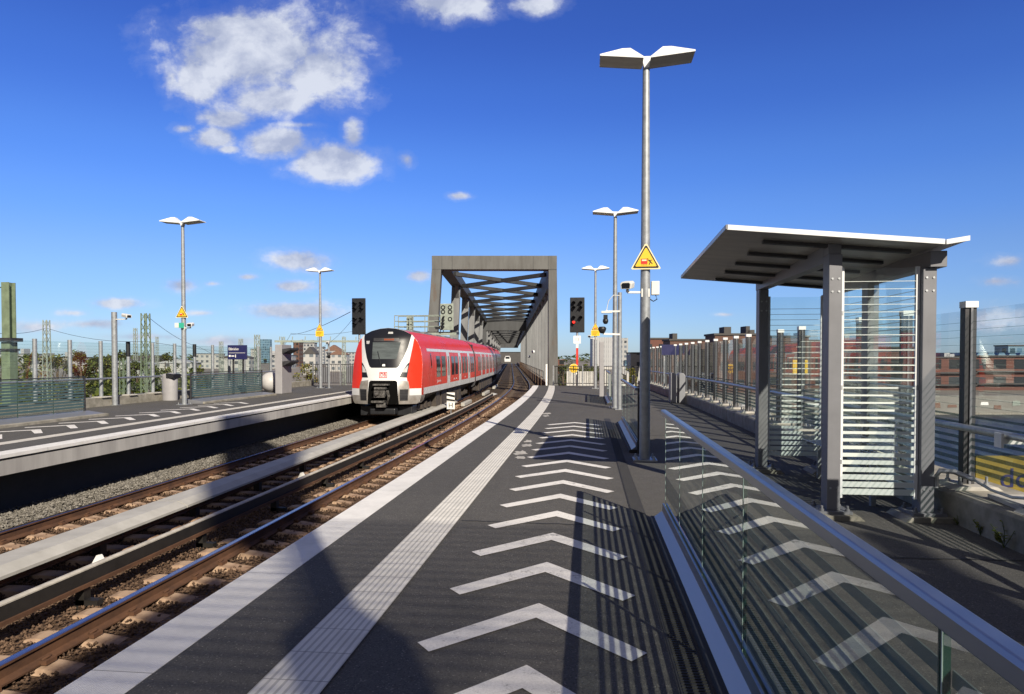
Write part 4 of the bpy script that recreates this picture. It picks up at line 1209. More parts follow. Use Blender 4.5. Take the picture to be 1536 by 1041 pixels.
YT = 25.75
train = thing('commuter_train', (XL(YT), YT, RZ), 'red and white commuter train coming off the steel bridge on the left track', 'train')
def car_matrix(ya, yb):
    d = Vector((XL(yb) - XL(ya), yb - ya, 0)).normalized(); r = Vector((d.y, -d.x, 0))
    Mx = Matrix((r, d, Vector((0, 0, 1)))).transposed().to_4x4(); Mx.translation = (XL(ya), ya, RZ)
    return Mx
def car(ya, yb, cab):
    Mx = car_matrix(ya, yb); L = yb - ya
    y0 = 1.35 if cab else .15
    y1 = L - .2
    b = MB(Mx)
    # skin per height band
    bands = []
    full = [(-x, z) for x, z in PROF[:-1]][::1] + [(0, 3.67)] + [(x, z) for x, z in reversed(PROF[:-1])]
    n = len(full)
    for i in range(n - 1):
        za = (full[i][1] + full[i + 1][1]) / 2
        b.m = 5 if za < 1.0 else 0 if za < 3.5 else 3
        ys_ = [y0, (y0 + y1) / 2, y1]
        for a, c in zip(ys_[:-1], ys_[1:]):
            q0, q1 = full[i], full[i + 1]
            if za < 1.0: q0, q1 = [(p[0] * .72 if p[1] < .99 else p[0], p[1]) for p in (q0, q1)]
            b._add([(q0[0], a, q0[1]), (q0[0], c, q0[1]), (q1[0], c, q1[1]), (q1[0], a, q1[1])], [(0, 1, 2, 3)], True)
    b.m = 4
    b._add([(x, y1, z) for x, z in full], [tuple(range(n))])
    if not cab: b._add([(x, y0, z) for x, z in full], [tuple(range(n))])
    b._add([(-.9, y0, .662), (.9, y0, .662), (.9, y1, .662), (-.9, y1, .662)], [(0, 1, 2, 3)])
    if cab:                                         # nose: skin from the body to the curved front
        for i in range(n - 1):
            za = (full[i][1] + full[i + 1][1]) / 2
            b.m = 1 if za < 1.0 else 0 if za < 3.5 else 3
            (xa, z_a), (xb, z_b) = full[i], full[i + 1]
            b._add([(xa, yfront(xa, z_a), z_a), (xa, y0, z_a), (xb, y0, z_b), (xb, yfront(xb, z_b), z_b)], [(0, 1, 2, 3)], True)
    body = b.build('car_body', [MT['red'], MT['train_grey'], MT['train_white'], MT['train_roof'], MT['dark_metal'], MT['train_dirty']], train, recalc=False)
    bm = bmesh.new(); bm.from_mesh(body.data); bmesh.ops.remove_doubles(bm, verts=bm.verts[:], dist=.001); bmesh.ops.recalc_face_normals(bm, faces=bm.faces[:]); bm.to_mesh(body.data); bm.free()
    body.data.set_sharp_from_angle(angle=R(32))
    # roof gear
    rg = MB(Mx)
    k = 3.0
    while k < L - 3:
        w = random.uniform(1.2, 2.6); rg.box(-.5, .5, k, k + w, 3.50, 3.645 + random.uniform(0, .03)); k += w + random.uniform(.4, 1.4)
    rg.build('roof_equipment', MT['train_roof'], body, bevel=.03)
    # white bands
    for s in (1, -1):
        b = MB(Mx); side_patch(b, 2.05 if cab else .2, y1, 2.74, 2.86, .006, s, 3); b.build('white_stripe', MT['train_white'], body, recalc=False)
        b = MB(Mx); side_patch(b, 1.0 if cab else .2, y1, 1.0, 1.27, .005, s, 5, ylim=cab); b.build('white_stripe', MT['train_white'], body, recalc=False)
    # doors, windows
    if cab: doors = [(3.25, 6.5), (7.3, 10.1), (10.9, 13.5)]; whites = [(6.5, 7.3), (10.1, 10.9), (13.5, 14.35)]; tail = (14.35, y1 - .1)
    else:
        doors, whites = [], []
        k = 1.4
        while k + 2.9 < L - .8:
            doors.append((k, k + 2.6)); whites.append((k + 2.6, k + 3.5)); k += 3.5
        tail = None
    for (a, c) in whites:
        b = MB(Mx); side_patch(b, a, c, 1.271, 2.739, .007); w = b.build('white_panel', MT['train_white'], body, recalc=False)
        b = MB(Mx); side_patch(b, a + (c - a) * .34, c - (c - a) * .30, 1.62, 2.55, .012); b.build('window', MT['win_dark'], body, recalc=False)
    for (a, c) in doors:
        b = MB(Mx); side_patch(b, a + .04, c - .04, 1.271, 2.72, .004); d = b.build('door', MT['red'], body, recalc=False)
        m = (a + c) / 2; w = (c - a)
        for q0, q1 in ((a + .16 * w, m - .05 * w), (m + .06 * w, c - .13 * w)):
            b = MB(Mx); side_patch(b, q0, q1, 1.62, 2.55, .011); b.build('window', MT['win_dark'], body, recalc=False)
        b = MB(Mx); side_patch(b, m - .012, m + .012, 1.28, 2.71, .009); b.build('door_gap', MT['gloss_black'], body, recalc=False)
    if tail and tail[1] - tail[0] > 1:
        b = MB(Mx); side_patch(b, tail[0] + .2, tail[0] + .75, 1.62, 2.55, .011); side_patch(b, tail[0] + .95, tail[1] - .2, 1.62, 2.55, .011); b.build('window', MT['win_dark'], body, recalc=False)
    if cab:
        b = MB(Mx); side_patch(b, 2.55, 2.72, 2.05, 2.66, .008); b.build('cab_window', MT['win_dark'], body, recalc=False)
        for y in (2.25, 2.85, 3.15):
            b = MB(Mx); side_patch(b, y, y + .015, 1.28, 2.7, .004); b.build('door_gap', MT['gloss_black'], body, recalc=False)
        # small white squiggle logo and pale pictograms near the doors
        b = MB(Mx)
        for k in range(5): side_patch(b, 4.0 + k * .17, 4.11 + k * .17, 1.40, 1.44 + .04 * (k % 2), .010, 1, 2)
        side_patch(b, 3.9, 3.97, 1.34, 1.50, .010, 1, 2); b.build('lettering', MT['sign_white'], body, recalc=False)
        b = MB(Mx)
        for y in (8.3, 9.0, 12.1): side_patch(b, y, y + .4, 1.38, 1.40, .010, 1, 2); side_patch(b, y + .1, y + .25, 1.40, 1.45, .010, 1, 2)
        b.build('lettering', MT['sign_white'], body, recalc=False)
    # underframe, boxes, bogies
    u = MB(Mx)
    k = 4.6
    while k < L - 5.5:
        w = random.uniform(.7, 1.8); u.box(.35, 1.22, k, k + w, .16 + random.uniform(0, .16), .90 + random.uniform(0, .08)); u.box(-1.2, -.35, k, k + w, .2, .9); k += w + random.uniform(.15, .5)
    u.box(-.3, .3, 1.6, L - .5, .3, .56)
    u.build('underframe_boxes', MT['train_dirty'], train, bevel=.03)
    for cy in ((2.9, L - 2.6)):
        g = MB(Mx)
        for s in (-1, 1):
            g.prism([(cy - 1.55, .42), (cy - 1.2, .60), (cy - .5, .42), (cy + .5, .42), (cy + 1.2, .60), (cy + 1.55, .42), (cy + 1.4, .34), (cy + .5, .28), (cy - .5, .28), (cy - 1.4, .34)], 'x', s * 1.0 - .06, s * 1.0 + .06)
            g.tube([(s * 1.0, cy, .35), (s * 1.0, cy, .62)], .16, 10); g.box(s * 1.06 - .09, s * 1.06 + .09, cy - .95, cy - .65, .34, .52); g.box(s * 1.06 - .09, s * 1.06 + .09, cy + .65, cy + .95, .34, .52)
        bg = g.build('bogie', MT['train_dirty'], train)
        for dy in (-.95, .95):
            wv = MB(Mx)
            for s in (-1, 1): wv.tube([(s * .70, cy + dy, .41), (s * .80, cy + dy, .41)], .41, 24); wv.tube([(s * .6, cy + dy, .41), (s * .70, cy + dy, .41)], .12, 10)
            wv.build('wheel_set', MT['rust'], bg)
    return Mx, body
Mc, cab_body = car(YT, YT + 16.6, True)
car(YT + 16.8, YT + 37.5, False)
car(YT + 37.7, YT + 58.5, False)
# gangway bellows between the cars
for yy in (YT + 16.55, YT + 37.45):
    Mx = car_matrix(yy, yy + 1); b = MB(Mx); b.box(-1.2, 1.2, -.15, .4, .7, 3.3); b.build('gangway', MT['rubber'], train)
# cab front
def fp(name, poly, off, mat, both=False, parent=None):
    b = MB(Mc); front_patch(b, poly, off)
    if both: front_patch(b, poly, off, True)
    return b.build(name, mat, parent or train, recalc=False)
outl = [(x, z) for x, z in PROF]
def right_half(z0, z1, inner, n=14):
    """outline from an inner boundary function to the body silhouette"""
    zs = [z0 + (z1 - z0) * i / n for i in range(n + 1)]
    return [(inner(z), z) for z in reversed(zs)] + [(xprof(z) - .001, z) for z in zs]
front = fp('cab_front', [(-x, z) for x, z in PROF[:-1]][::-1][::-1] + [(0, 3.67)] + [(x, z) for x, z in reversed(PROF[:-1])], 0, MT['train_white'])
def inner(z):
    pts = [(.70, .96), (1.19, .99), (1.33, .98), (1.62, .90), (1.75, .875), (2.3, .95), (2.9, 1.03), (3.3, 1.07)]
    for (a, xa), (c, xc) in zip(pts[:-1], pts[1:]):
        if a <= z <= c: return xa + (xc - xa) * (z - a) / (c - a)
    return pts[-1][1] if z > 3 else pts[0][1]
for s in (False, True):
    poly = right_half(1.27, 3.24, inner)
    b = MB(Mc); front_patch(b, poly, .006, s); b.build('red_corner', MT['red'], front, recalc=False)
    poly = right_half(.662, 1.0, lambda z: .95, 5)
    b = MB(Mc); front_patch(b, poly, .006, s); b.build('lower_corner', MT['train_grey'], front, recalc=False)
    b = MB(Mc); front_patch(b, [(.60, .662), (1.0, .662), (1.0, 1.30), (.95, 1.55), (.60, 1.60)], .008, s); b.build('bumper_panel', MT['train_grey'], front, recalc=False)
    b = MB(Mc); front_patch(b, [(.66, .80), (.94, .80), (.96, 1.24), (.66, 1.24)], .016, s); gr = b.build('grille', MT['black'], front, recalc=False)
    b = MB(Mc)
    for k in range(6): front_patch(b, [(.68, .84 + k * .065), (.93, .84 + k * .065), (.93, .858 + k * .065), (.68, .858 + k * .065)], .024, s)
    b.build('grille_bars', MT['dark_metal'], gr, recalc=False)
    b = MB(Mc); front_patch(b, [(.62, 1.70), (.90, 1.70), (.965, 2.30), (.90, 2.24), (.74, 2.0)], .012, s, .05); hl = b.build('headlight', MT['gloss_black'], front, recalc=False)
    b = MB(Mc); front_patch(b, [(.71, 1.90), (.89, 1.90), (.925, 2.18), (.80, 2.06)], .018, s, .05); b.build('headlight_lens', MT['lens'], hl, recalc=False)
mask = fp('black_mask', [(-.50, 2.08), (.50, 2.08), (.58, 2.13), (.63, 2.22), (.75, 2.50), (.87, 2.90), (.94, 3.25), (.955, 3.395), (.66, 3.545), (.32, 3.635), (0, 3.665), (-.32, 3.635), (-.66, 3.545), (-.955, 3.395), (-.94, 3.25), (-.87, 2.90), (-.75, 2.50), (-.63, 2.22), (-.58, 2.13)], .010, MT['gloss_black'], parent=front)
fp('windscreen', [(-.50, 2.42), (.48, 2.42), (.60, 3.08), (-.52, 3.08)], .018, MT['win_front'], parent=front)
fp('destination_display', [(-.50, 3.12), (.52, 3.12), (.52, 3.25), (-.50, 3.25)], .018, MT['dark_metal'], parent=front)
b = MB(Mc)
for k in range(9): front_patch(b, [(-.06 + k * .045, 3.155), (-.03 + k * .045, 3.155), (-.03 + k * .045, 3.225), (-.06 + k * .045, 3.225)], .024)
b.build('display_dots', MT['orange_led'], front, recalc=False)
fp('top_light', [(.06, 3.42), (.26, 3.42), (.24, 3.50), (.06, 3.50)], .022, MT['lens'], parent=front)
fp('side_lamp', [(-.80, 3.02), (-.68, 3.02), (-.66, 3.14), (-.82, 3.14)], .022, MT['lens'], parent=front)
b = MB(Mc)
b.bar((-.1, yfront(-.1, 2.2) - .05, 2.15), (-.28, yfront(-.28, 2.75) - .04, 2.72), .025, .02); b.build('wiper', MT['black'], front)
fp('wiper_mount', [(-.06, 2.14), (.06, 2.14), (.05, 2.22), (-.05, 2.22)], .022, MT['sign_white'], parent=front)
# coupler on a flat black patch painted as the shade of its recess
rec = fp('coupler_shade', [(-.62, .662), (.62, .662), (.56, 1.52), (.50, 1.58), (-.50, 1.58), (-.56, 1.52)], .014, MT['void'], parent=front)
b = MB(Mc)
b.box(-.17, .17, -.42, -.02, .98, 1.20); b.box(-.21, .21, -.46, -.43, .95, 1.22); b.tube([(-.1, -.47, 1.08), (-.1, -.56, 1.08)], [.085, .05], 14); b.tube([(.11, -.462, 1.08), (.11, -.48, 1.08)], .085, 14)
b.box(-.22, .22, -.40, -.10, 1.26, 1.34); b.box(-.30, .30, -.30, -.02, 1.40, 1.46)
for k in range(5): b.tube([(.24 + .02 * k, -.30, 1.22), (.30 + .02 * k, -.36, .98), (.26, -.28, .80 - .03 * k), (.16, -.16, .82)], .013, 6)
b.box(-.36, .14, -.34, -.06, .74, .82); b.box(-.18, .18, -.25, .0, .56, .74)
b.build('coupler', MT['coupler'], front, bevel=.01)
b = MB(Mc); b.box(-1.05, 1.05, .55, 1.4, .18, .58); b.box(-.5, .5, -.02, .5, .26, .5); b.build('snow_plough', MT['black'], train, bevel=.04)
# logo
b = MB(Mc); z0, z1, xx = 1.70, 1.90, .145
for (p, q) in (((-xx, z0), (xx, z0)), ((xx, z0), (xx, z1)), ((xx, z1), (-xx, z1)), ((-xx, z1), (-xx, z0))):
    b.bar((p[0], yfront(p[0], p[1]) - .014, p[1]), (q[0], yfront(q[0], q[1]) - .014, q[1]), .018, .006, (0, 1, 0))
b.build('logo_frame', MT['db_red'], front)
p_ = Mc @ Vector((0, yfront(0, 1.8) - .014, 1.80)); rz_ = math.atan2(Mc[1][0], Mc[0][0])
text('DB', .21, MT['db_red'], 'logo_letters', front, tuple(p_), (R(90), 0, rz_), align='CENTER', sx=.85)

# ------------------------------------------------------------------ steel truss bridge
BM = Matrix.Rotation(R(6.39), 4, 'Z')
br = thing('truss_bridge', tuple(BM @ Vector((-1.2, 50, -1.2))), 'long grey steel truss railway bridge with a rectangular portal', 'bridge')
K0, K1, K2 = 50., 127., 317.
ZT, ZB = 8.97, 7.97
XLo, XLi, XRi, XRo = -5.78, -5.10, 2.75, 3.36
def bpart(name, fn, mat='bridge', bevel=0):
    b = MB(BM); fn(b); return b.build(name, MT[mat], br, bevel=bevel)
# portal frame
bpart('portal_leg', lambda b: b._add([(-6.50, K0, -1.6), (-5.72, K0, -1.6), (XLi, K0, ZB), (XLo, K0, ZB), (-6.50, K0 + 1.1, -1.6), (-5.72, K0 + 1.1, -1.6), (XLi, K0 + 1.1, ZB), (XLo, K0 + 1.1, ZB)], [(0, 1, 2, 3), (4, 7, 6, 5), (0, 4, 5, 1), (1, 5, 6, 2), (2, 6, 7, 3), (3, 7, 4, 0)]), bevel=.02)
bpart('portal_leg', lambda b: b._add([(XRi, K0, -1.6), (XRo + .12, K0, -1.6), (XRo, K0, ZB), (XRi, K0, ZB), (XRi, K0 + 1.1, -1.6), (XRo + .12, K0 + 1.1, -1.6), (XRo, K0 + 1.1, ZB), (XRi, K0 + 1.1, ZB)], [(0, 1, 2, 3), (4, 7, 6, 5), (0, 4, 5, 1), (1, 5, 6, 2), (2, 6, 7, 3), (3, 7, 4, 0)]), bevel=.02)
bpart('portal_beam', lambda b: b.box(XLo, XRo, K0, K0 + 1.1, ZB + .001, ZT), bevel=.02)
def seams(b):
    for x in (-5.05, -4.3, 1.62, 2.72): b.box(x, x + .03, K0 - .012, K0 - .001, ZB + .02, ZT - .02)
    b.box(XRi + .02, XRo - .02, K0 - .012, K0 - .001, ZB - .03, ZB - .0)
bpart('weld_seams', seams, 'bridge_in')
for ka, kb in ((K0 + 1.11, K1 - .01), (K1 + 1.51, K2)):
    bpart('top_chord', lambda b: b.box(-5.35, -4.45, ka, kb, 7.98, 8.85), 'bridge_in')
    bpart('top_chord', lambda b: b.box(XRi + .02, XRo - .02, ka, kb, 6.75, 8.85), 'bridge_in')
    bpart('bottom_chord', lambda b: b.box(-6.1, -5.0, ka, kb, -2.2, -.55), 'bridge_rust')
    bpart('bottom_chord', lambda b: b.box(XRi + .03, XRo + .1, ka, kb, -2.2, -.45), 'bridge_rust')
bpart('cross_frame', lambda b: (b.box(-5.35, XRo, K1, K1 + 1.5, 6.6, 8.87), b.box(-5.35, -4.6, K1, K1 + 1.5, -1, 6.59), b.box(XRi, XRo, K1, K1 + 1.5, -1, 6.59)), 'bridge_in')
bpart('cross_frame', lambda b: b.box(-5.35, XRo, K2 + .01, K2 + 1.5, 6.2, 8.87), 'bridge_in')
k = 62.3
while k < K2 - 4:
    if abs(k - K1) > 2:
        def post(b):
            b._add([(-5.75, k - .45, -1.2), (-5.0, k - .45, -1.2), (-4.6, k - .45, 7.97), (-5.35, k - .45, 7.97), (-5.75, k + .45, -1.2), (-5.0, k + .45, -1.2), (-4.6, k + .45, 7.97), (-5.35, k + .45, 7.97)], [(0, 1, 2, 3), (4, 7, 6, 5), (0, 4, 5, 1), (1, 5, 6, 2), (2, 6, 7, 3), (3, 7, 4, 0)])
            b.prism([(k - 1.4, 7.97), (k - .46, 6.9), (k - .46, 7.97)], 'x', -5.0, -4.7); b.prism([(k + 1.4, 7.97), (k + .46, 7.97), (k + .46, 6.9)], 'x', -5.0, -4.7)
        bpart('truss_post', post, 'bridge_post')
    k += 12.9
k = 56.5
while k < 200:
    bpart('truss_post', lambda b: b.box(XRi + .06, XRo - .05, k - .15, k + .15, -.45, 6.74), 'bridge_post'); k += 6.45
k = 53.9; i = 0
while k < 300:
    if k + 8.65 < K1 + .5 or k > K1 + 1.6:
        k2 = min(k + 8.65, K2)
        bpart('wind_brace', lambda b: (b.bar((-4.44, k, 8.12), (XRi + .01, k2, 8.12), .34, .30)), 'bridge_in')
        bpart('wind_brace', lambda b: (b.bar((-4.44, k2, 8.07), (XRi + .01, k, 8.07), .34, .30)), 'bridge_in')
    k += 8.65; i += 1
k = 131.
while k < 300:
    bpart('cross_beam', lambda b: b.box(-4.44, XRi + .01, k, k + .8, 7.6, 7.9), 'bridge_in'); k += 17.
bpart('walkway_rail', lambda b: [b.bar((2.45, K0 + 2, z), (2.45, 190, z), .04, .04) for z in (.0, .5)] + [b.bar((2.45, q, -1.1), (2.45, q, .5), .05, .05) for q in np.arange(K0 + 2, 190, 3.2)], 'bridge_rust')
bpart('white_post', lambda b: b.box(2.52, 2.64, K0 - .6, K0 - .5, -1.3, 1.05), 'sign_white')
for kk, ll in ((78, 2.2), (96, 1.7)):
    bpart('bridge_lamp', lambda b: b.lathe([(0, -.2), (.16, -.12), (.2, .1), (0, .22)], (2.55, kk, ll), 10), 'lamp_white')
b = MB(BM); b.box(-6.0, 3.5, 41.0, 330, -2.4, -1.45); tag(b.build('bridge_deck', MT['bridge_rust'], org=(0, 0, 0)), kind='structure')

# signal walkway at the bridge portal
t = thing('signal_gantry', (-12.9, 45, 0), 'pale green railed walkway with light signals beside the left bridge portal', 'gantry')
gy = 45.0
b = MB(); b.box(-12.95, -8.7, gy, gy + 1.0, 3.10, 3.26); b.build('walkway', MT['dark_metal'], t)
b = MB(); b.box(-12.95, -8.7, gy - .05, gy - .001, 3.02, 3.20); b.build('edge_beam', MT['mast_grey'], t)
for gyy in (gy, gy + .95):
    b = MB()
    for z in (3.62, 3.98, 4.36): b.tube([(-12.95, gyy, z), (-9.3, gyy, z)], .028, 8)
    for x in (-12.95, -11.9, -10.85, -9.8): b.tube([(x, gyy, 3.2), (x, gyy, 4.36)], .028, 8)
    b.build('railing', MT['mast_grey'], t)
b = MB(); b.box(-12.2, -11.85, gy + .3, gy + .7, 3.26, 4.30); b.build('equipment_case', MT['mast_grey'], t)
b = MB(); b.box(-9.75, -8.85, gy - .3, gy - .22, 3.35, 5.12); p = b.build('signal_board', MT['mast_grey'], t, bevel=.03)
b = MB()
def ring(b, x, z, r):
    b.tube([(x, gy - .31, z), (x, gy - .305, z)], r, 14)
for x, z in ((-9.55, 4.86), (-9.55, 4.56), (-9.08, 4.86), (-9.08, 4.56), (-9.08, 4.08)): ring(b, x, z, .155)
b.build('signal_rings', MT['black'], p)
b = MB()
for x, z in ((-9.55, 4.86), (-9.55, 4.56), (-9.08, 4.86), (-9.08, 4.56), (-9.08, 4.08)): b.tube([(x, gy - .318, z), (x, gy - .3105, z)], .08, 12)
b.build('signal_lenses', MT['mast_grey'], p)
b = MB()
for k in range(4): b.tube([(-9.6 + .03 * k, gy - .5, 3.5 + k * .22), (-9.5, gy - .31, 3.58 + k * .22)], .07, 8)
b.box(-10.1, -9.2, gy - .25, gy - .1, 3.42, 3.6); b.build('signal_hoods', MT['black'], p)
for x in (-12.7, -12.0): b = MB(); b.bar((x, gy + .5, -2), (x, gy + .5, 3.09), .18, .18); b.build('column', MT['mast_grey'], t)

# ------------------------------------------------------------------ ground, river, viaduct
def px(x, k):                                    # ground position seen at picture column x, k metres ahead
    xc = (x - 768) / FPX * k
    return (xc * math.cos(YAW) - k * math.sin(YAW), xc * math.sin(YAW) + k * math.cos(YAW))
def pz(y, k): return CAM_H + (HOR - y) / FPX * k
def flat(name, poly, z, mat):
    b = MB(); b._add([(x, y, z) for x, y in poly], [tuple(range(len(poly)))])
    return tag(b.build(name, mat, org=(0, 0, 0)), kind='structure')
flat('ground', [(-4000, -1500), (4000, -1500), (4000, 5000), (-4000, 5000)], -7.6, MT['ground'])
flat('river', [(4.6, -300), (500, -300), (500, 600), (4.6, 600)], -7.05, MT['water'])
b = MB(); b.box(-600, -15.8, -200, 700, -7.5, -5.0); tag(b.build('rail_yard', MT['yard'], org=(0, 0, 0)), kind='structure')
b = MB(); b.box(-15.5, 4.1, -14, 40.8, -7.5, -1.42); tag(b.build('viaduct', MT['concrete_stain'], org=(0, 0, 0)), kind='structure')
b = MB(); b.box(3.33 , 3.94, -9, 37, -1.41, -.36); tag(b.build('viaduct_edge', MT['concrete_stain'], org=(0, 0, 0)), kind='structure')
b = MB(); b.box(-15.45, -10.6, -9, 36.4, -1.41, -.29); tag(b.build('viaduct_edge', MT['concrete_stain'], org=(0, 0, 0)), kind='structure')
# far bank: quay wall across the view
def across(k, xa, xb):                           # two points k ahead, lateral xa..xb in the view direction
    c, s = math.cos(YAW), math.sin(YAW)
    return (xa * c - k * s, xa * s + k * c), (xb * c - k * s, xb * s + k * c)
Qm = Matrix.Rotation(YAW, 4, 'Z')
b = MB(Qm); b.box(14, 420, 104, 900, -7.5, -4.55); tag(b.build('far_bank', MT['yard'], org=(0, 0, 0)), kind='structure')
b = MB(Qm); b.box(14, 200, 103.4, 103.99, -7.4, -4.2); tag(b.build('quay_wall', MT['quay']), 'pale graffiti-stained quay wall across the river', 'wall')
b = MB(Qm); b.box(14, 200, 102.9, 103.39, -7.3, -6.75); 
tag(b.build('quay_foot', MT['concrete_dirty'], org=(0, 0, 0)), kind='structure')
b = MB(Qm)
gr = random.Random(5)
for k in range(46):
    x = 18 + k * 2.4 + gr.uniform(-.5, .5); z = gr.uniform(-6.5, -5.6); w = gr.uniform(.8, 2.1); h = gr.uniform(.4, .8); b.m = gr.randrange(4)
    b.prism([(x, z), (x + w, z + gr.uniform(-.1, .1)), (x + w - .1, z + h), (x + w * .5, z + h * gr.uniform(.7, 1.1)), (x + .1, z + h)], 'y', 103.35, 103.395)
tag(b.build('graffiti', [MT['sign_white'], MT['grey_clad'], MT['roof_red'], MT['mast_grey']]), 'patches of graffiti on the quay wall', 'graffiti')

# ------------------------------------------------------------------ buildings
def building(x0, x1, ytop, k, mat, label, depth=None, base=-5, roof='roof_dark', extra=None, cat='building', name='building', slope=0):
    """a block whose front spans picture columns x0..x1 at k metres; ytop its roof line"""
    xa, xb = (x0 - 768) / FPX * k, (x1 - 768) / FPX * k
    zt = pz(ytop, k); d = depth or max(6, (xb - xa) * .6)
    c = Qm @ Vector(((xa + xb) / 2, k, base))
    t = thing(name, tuple(c), label, cat)
    b = MB(Qm); b.box(xa, xb, k, k + d, base, zt); b.build('wall', MT[mat] if isinstance(mat, str) else mat, t)
    if roof:
        b = MB(Qm); e = .012 * (xb - xa) + .1; h = max(.25, (zt - base) * .035)
        b.box(xa - e, xb + e, k - e, k + d + e, zt + .002, zt + h)
        if slope: b.prism([(xa, zt + h), (xb, zt + h), ((xa + xb) / 2, zt + h + slope)], 'y', k, k + d)
        b.build('roof', MT[roof], t)
    if extra: extra(t, xa, xb, k, d, zt)
    return t
def roof_boxes(n, h, mat='grey_clad', seed=1):
    def f(t, xa, xb, k, d, zt):
        r = random.Random(seed)
        for i in range(n):
            w = (xb - xa) * r.uniform(.08, .2); x = r.uniform(xa, xb - w); b = MB(Qm); b.box(x, x + w, k + d * .2, k + d * .7, zt + .1, zt + h * r.uniform(.6, 1.2)); b.build('roof_box', MT[mat], t)
    return f
def skylights(t, xa, xb, k, d, zt):
    b = MB(Qm); x = xa + .5
    while x < xb - 2: b.prism([(x, zt + .2), (x + 1.5, zt + .2), (x + 1.2, zt + .75), (x + .3, zt + .75)], 'y', k + .4, k + d - .5); x += 2.0
    b.build('skylights', MT['blue_facade'], t)
def ledges(t, xa, xb, k, d, zt):
    for z in (zt - 2.9, zt - 5.2):
        b = MB(Qm); b.box(xa - .1, xb + .1, k - .7, k - .01, z, z + .25); b.build('balcony_ledge', MT['roof_dark'], t)
# red brick row across the river (right)
building(1385, 1462, 537, 128, 'brick', 'red brick block across the river left of the dark fence post by the shelter', base=-4.6, extra=lambda *a: (ledges(*a), roof_boxes(2, 1.2, seed=3)(*a)))
building(1463, 1640, 535, 128, 'brick', 'long red brick block with glass skylights across the river at the right edge', base=-4.6, extra=lambda *a: (ledges(*a), skylights(*a)))
building(1512, 1560, 519, 210, 'blue_facade', 'blue glass office tower peeping over the brick roofs at the right edge', base=-4.6)
building(1290, 1383, 522, 135, 'brick', 'red brick block seen through the shelter stripes', base=-4.6, extra=ledges)
building(1215, 1288, 512, 138, 'brick', 'red brick block behind the shelter back post', base=-4.6, extra=roof_boxes(1, 1.5))
building(1140, 1213, 506, 135, 'brick2', 'brown brick block seen through the shelter far glass', base=-4.6, extra=roof_boxes(2, 1.4, seed=8))
building(1072, 1138, 503, 120, 'brick2', 'dark brown brick block with roof boxes behind the right fence', base=-4.6, extra=roof_boxes(3, 1.6, 'roof_dark', 2))
building(1005, 1070, 511, 130, 'brick2', 'brown brick hall with a dark flat roof behind the right fence', base=-4.6, extra=roof_boxes(1, 1.7, 'roof_dark', 4))
building(972, 1004, 509, 150, 'brick', 'small red brick house just right of the nearest lamp post', base=-4.6)
building(946, 964, 530, 160, 'white_facade', 'white house with a dark roof left of the nearest lamp post', base=-4.6, roof='roof_dark')
# grey tower blocks ahead
def silo(t, xa, xb, k, d, zt):
    b = MB(Qm)
    for i in range(12): x = xa + (xb - xa) * i / 12; b.box(x, x + .12, k - .06, k - .005, -4, zt - .3)
    b.build('cladding_ribs', MT['pale_facade'], t)
building(889, 930, 506, 420, 'grey_clad', 'tall pale grey windowless tower behind the second lamp post', depth=14, roof=None, extra=silo)
building(930.5, 942, 507, 424, 'pale_facade', 'darker grey tower standing against the windowless one', depth=14, roof=None)
building(832, 846, 540, 260, 'brick', 'little red brick house right beside the bridge portal', roof='roof_red')
building(938, 952, 541, 330, 'blue_facade', 'low bluish glass block right of the grey tower', roof=None)
# left skyline
building(390, 405, 509, 900, 'blue_facade', 'blue glass office tower on the left skyline', roof=None)
building(376, 389, 524, 850, 'white_facade', 'white block left of the blue office tower')
building(440, 449, 514, 520, 'brick2', 'narrow dark apartment tower above the left platform pillar', depth=10)
building(450, 472, 515, 540, 'pale_facade', 'grey apartment tower block with a flat roof beyond the left platform', extra=roof_boxes(2, 3, seed=6))
building(455, 473, 531, 260, 'white_facade', 'white house with a dark pitched roof below the grey apartment tower', slope=2.5)
building(494, 520, 532, 330, 'white_facade', 'white house right of the left lamp post near the train', roof='roof_red', slope=2)
building(488, 512, 526, 520, 'pale_facade', 'long red-roofed house on the left skyline near the train', roof='roof_red', slope=4)
building(512, 545, 529, 600, 'pale_facade', 'pale block on the skyline just left of the train')
building(405, 438, 533, 420, 'pale_facade', 'pale office block behind the grey pillar', extra=roof_boxes(2, 3, seed=9))
building(330, 374, 537, 300, 'white_facade', 'white warehouse below the station name board', slope=1.5)
building(290, 328, 531, 420, 'white_facade', 'white block with small windows right of the left lamp post')
building(236, 288, 545, 210, 'white_facade', 'long white shed behind the litter bin', roof='grey_clad', slope=1)
building(120, 215, 547, 230, 'white_facade', 'long low white shed behind the left trees', roof='grey_clad', slope=1)
building(60, 118, 536, 520, 'pale_facade', 'pale block left of the row of masts', extra=roof_boxes(3, 4, seed=12))
building(0, 45, 531, 640, 'pale_facade', 'pale city block at the left picture edge', extra=roof_boxes(3, 5, seed=13))
building(-40, -2, 527, 640, 'pale_facade', 'city block just outside the left picture edge')
building(46, 62, 541, 300, 'white_facade', 'small white house right of the green mast')
building(160, 232, 533, 1000, 'roof_dark', 'long dark wooded-looking hall roof on the left horizon', roof=None)
building(474, 486, 521, 700, 'pale_facade', 'slim pale tower behind the left lamp post near the train')
building(345, 362, 526, 700, 'pale_facade', 'pale block behind the station name board')
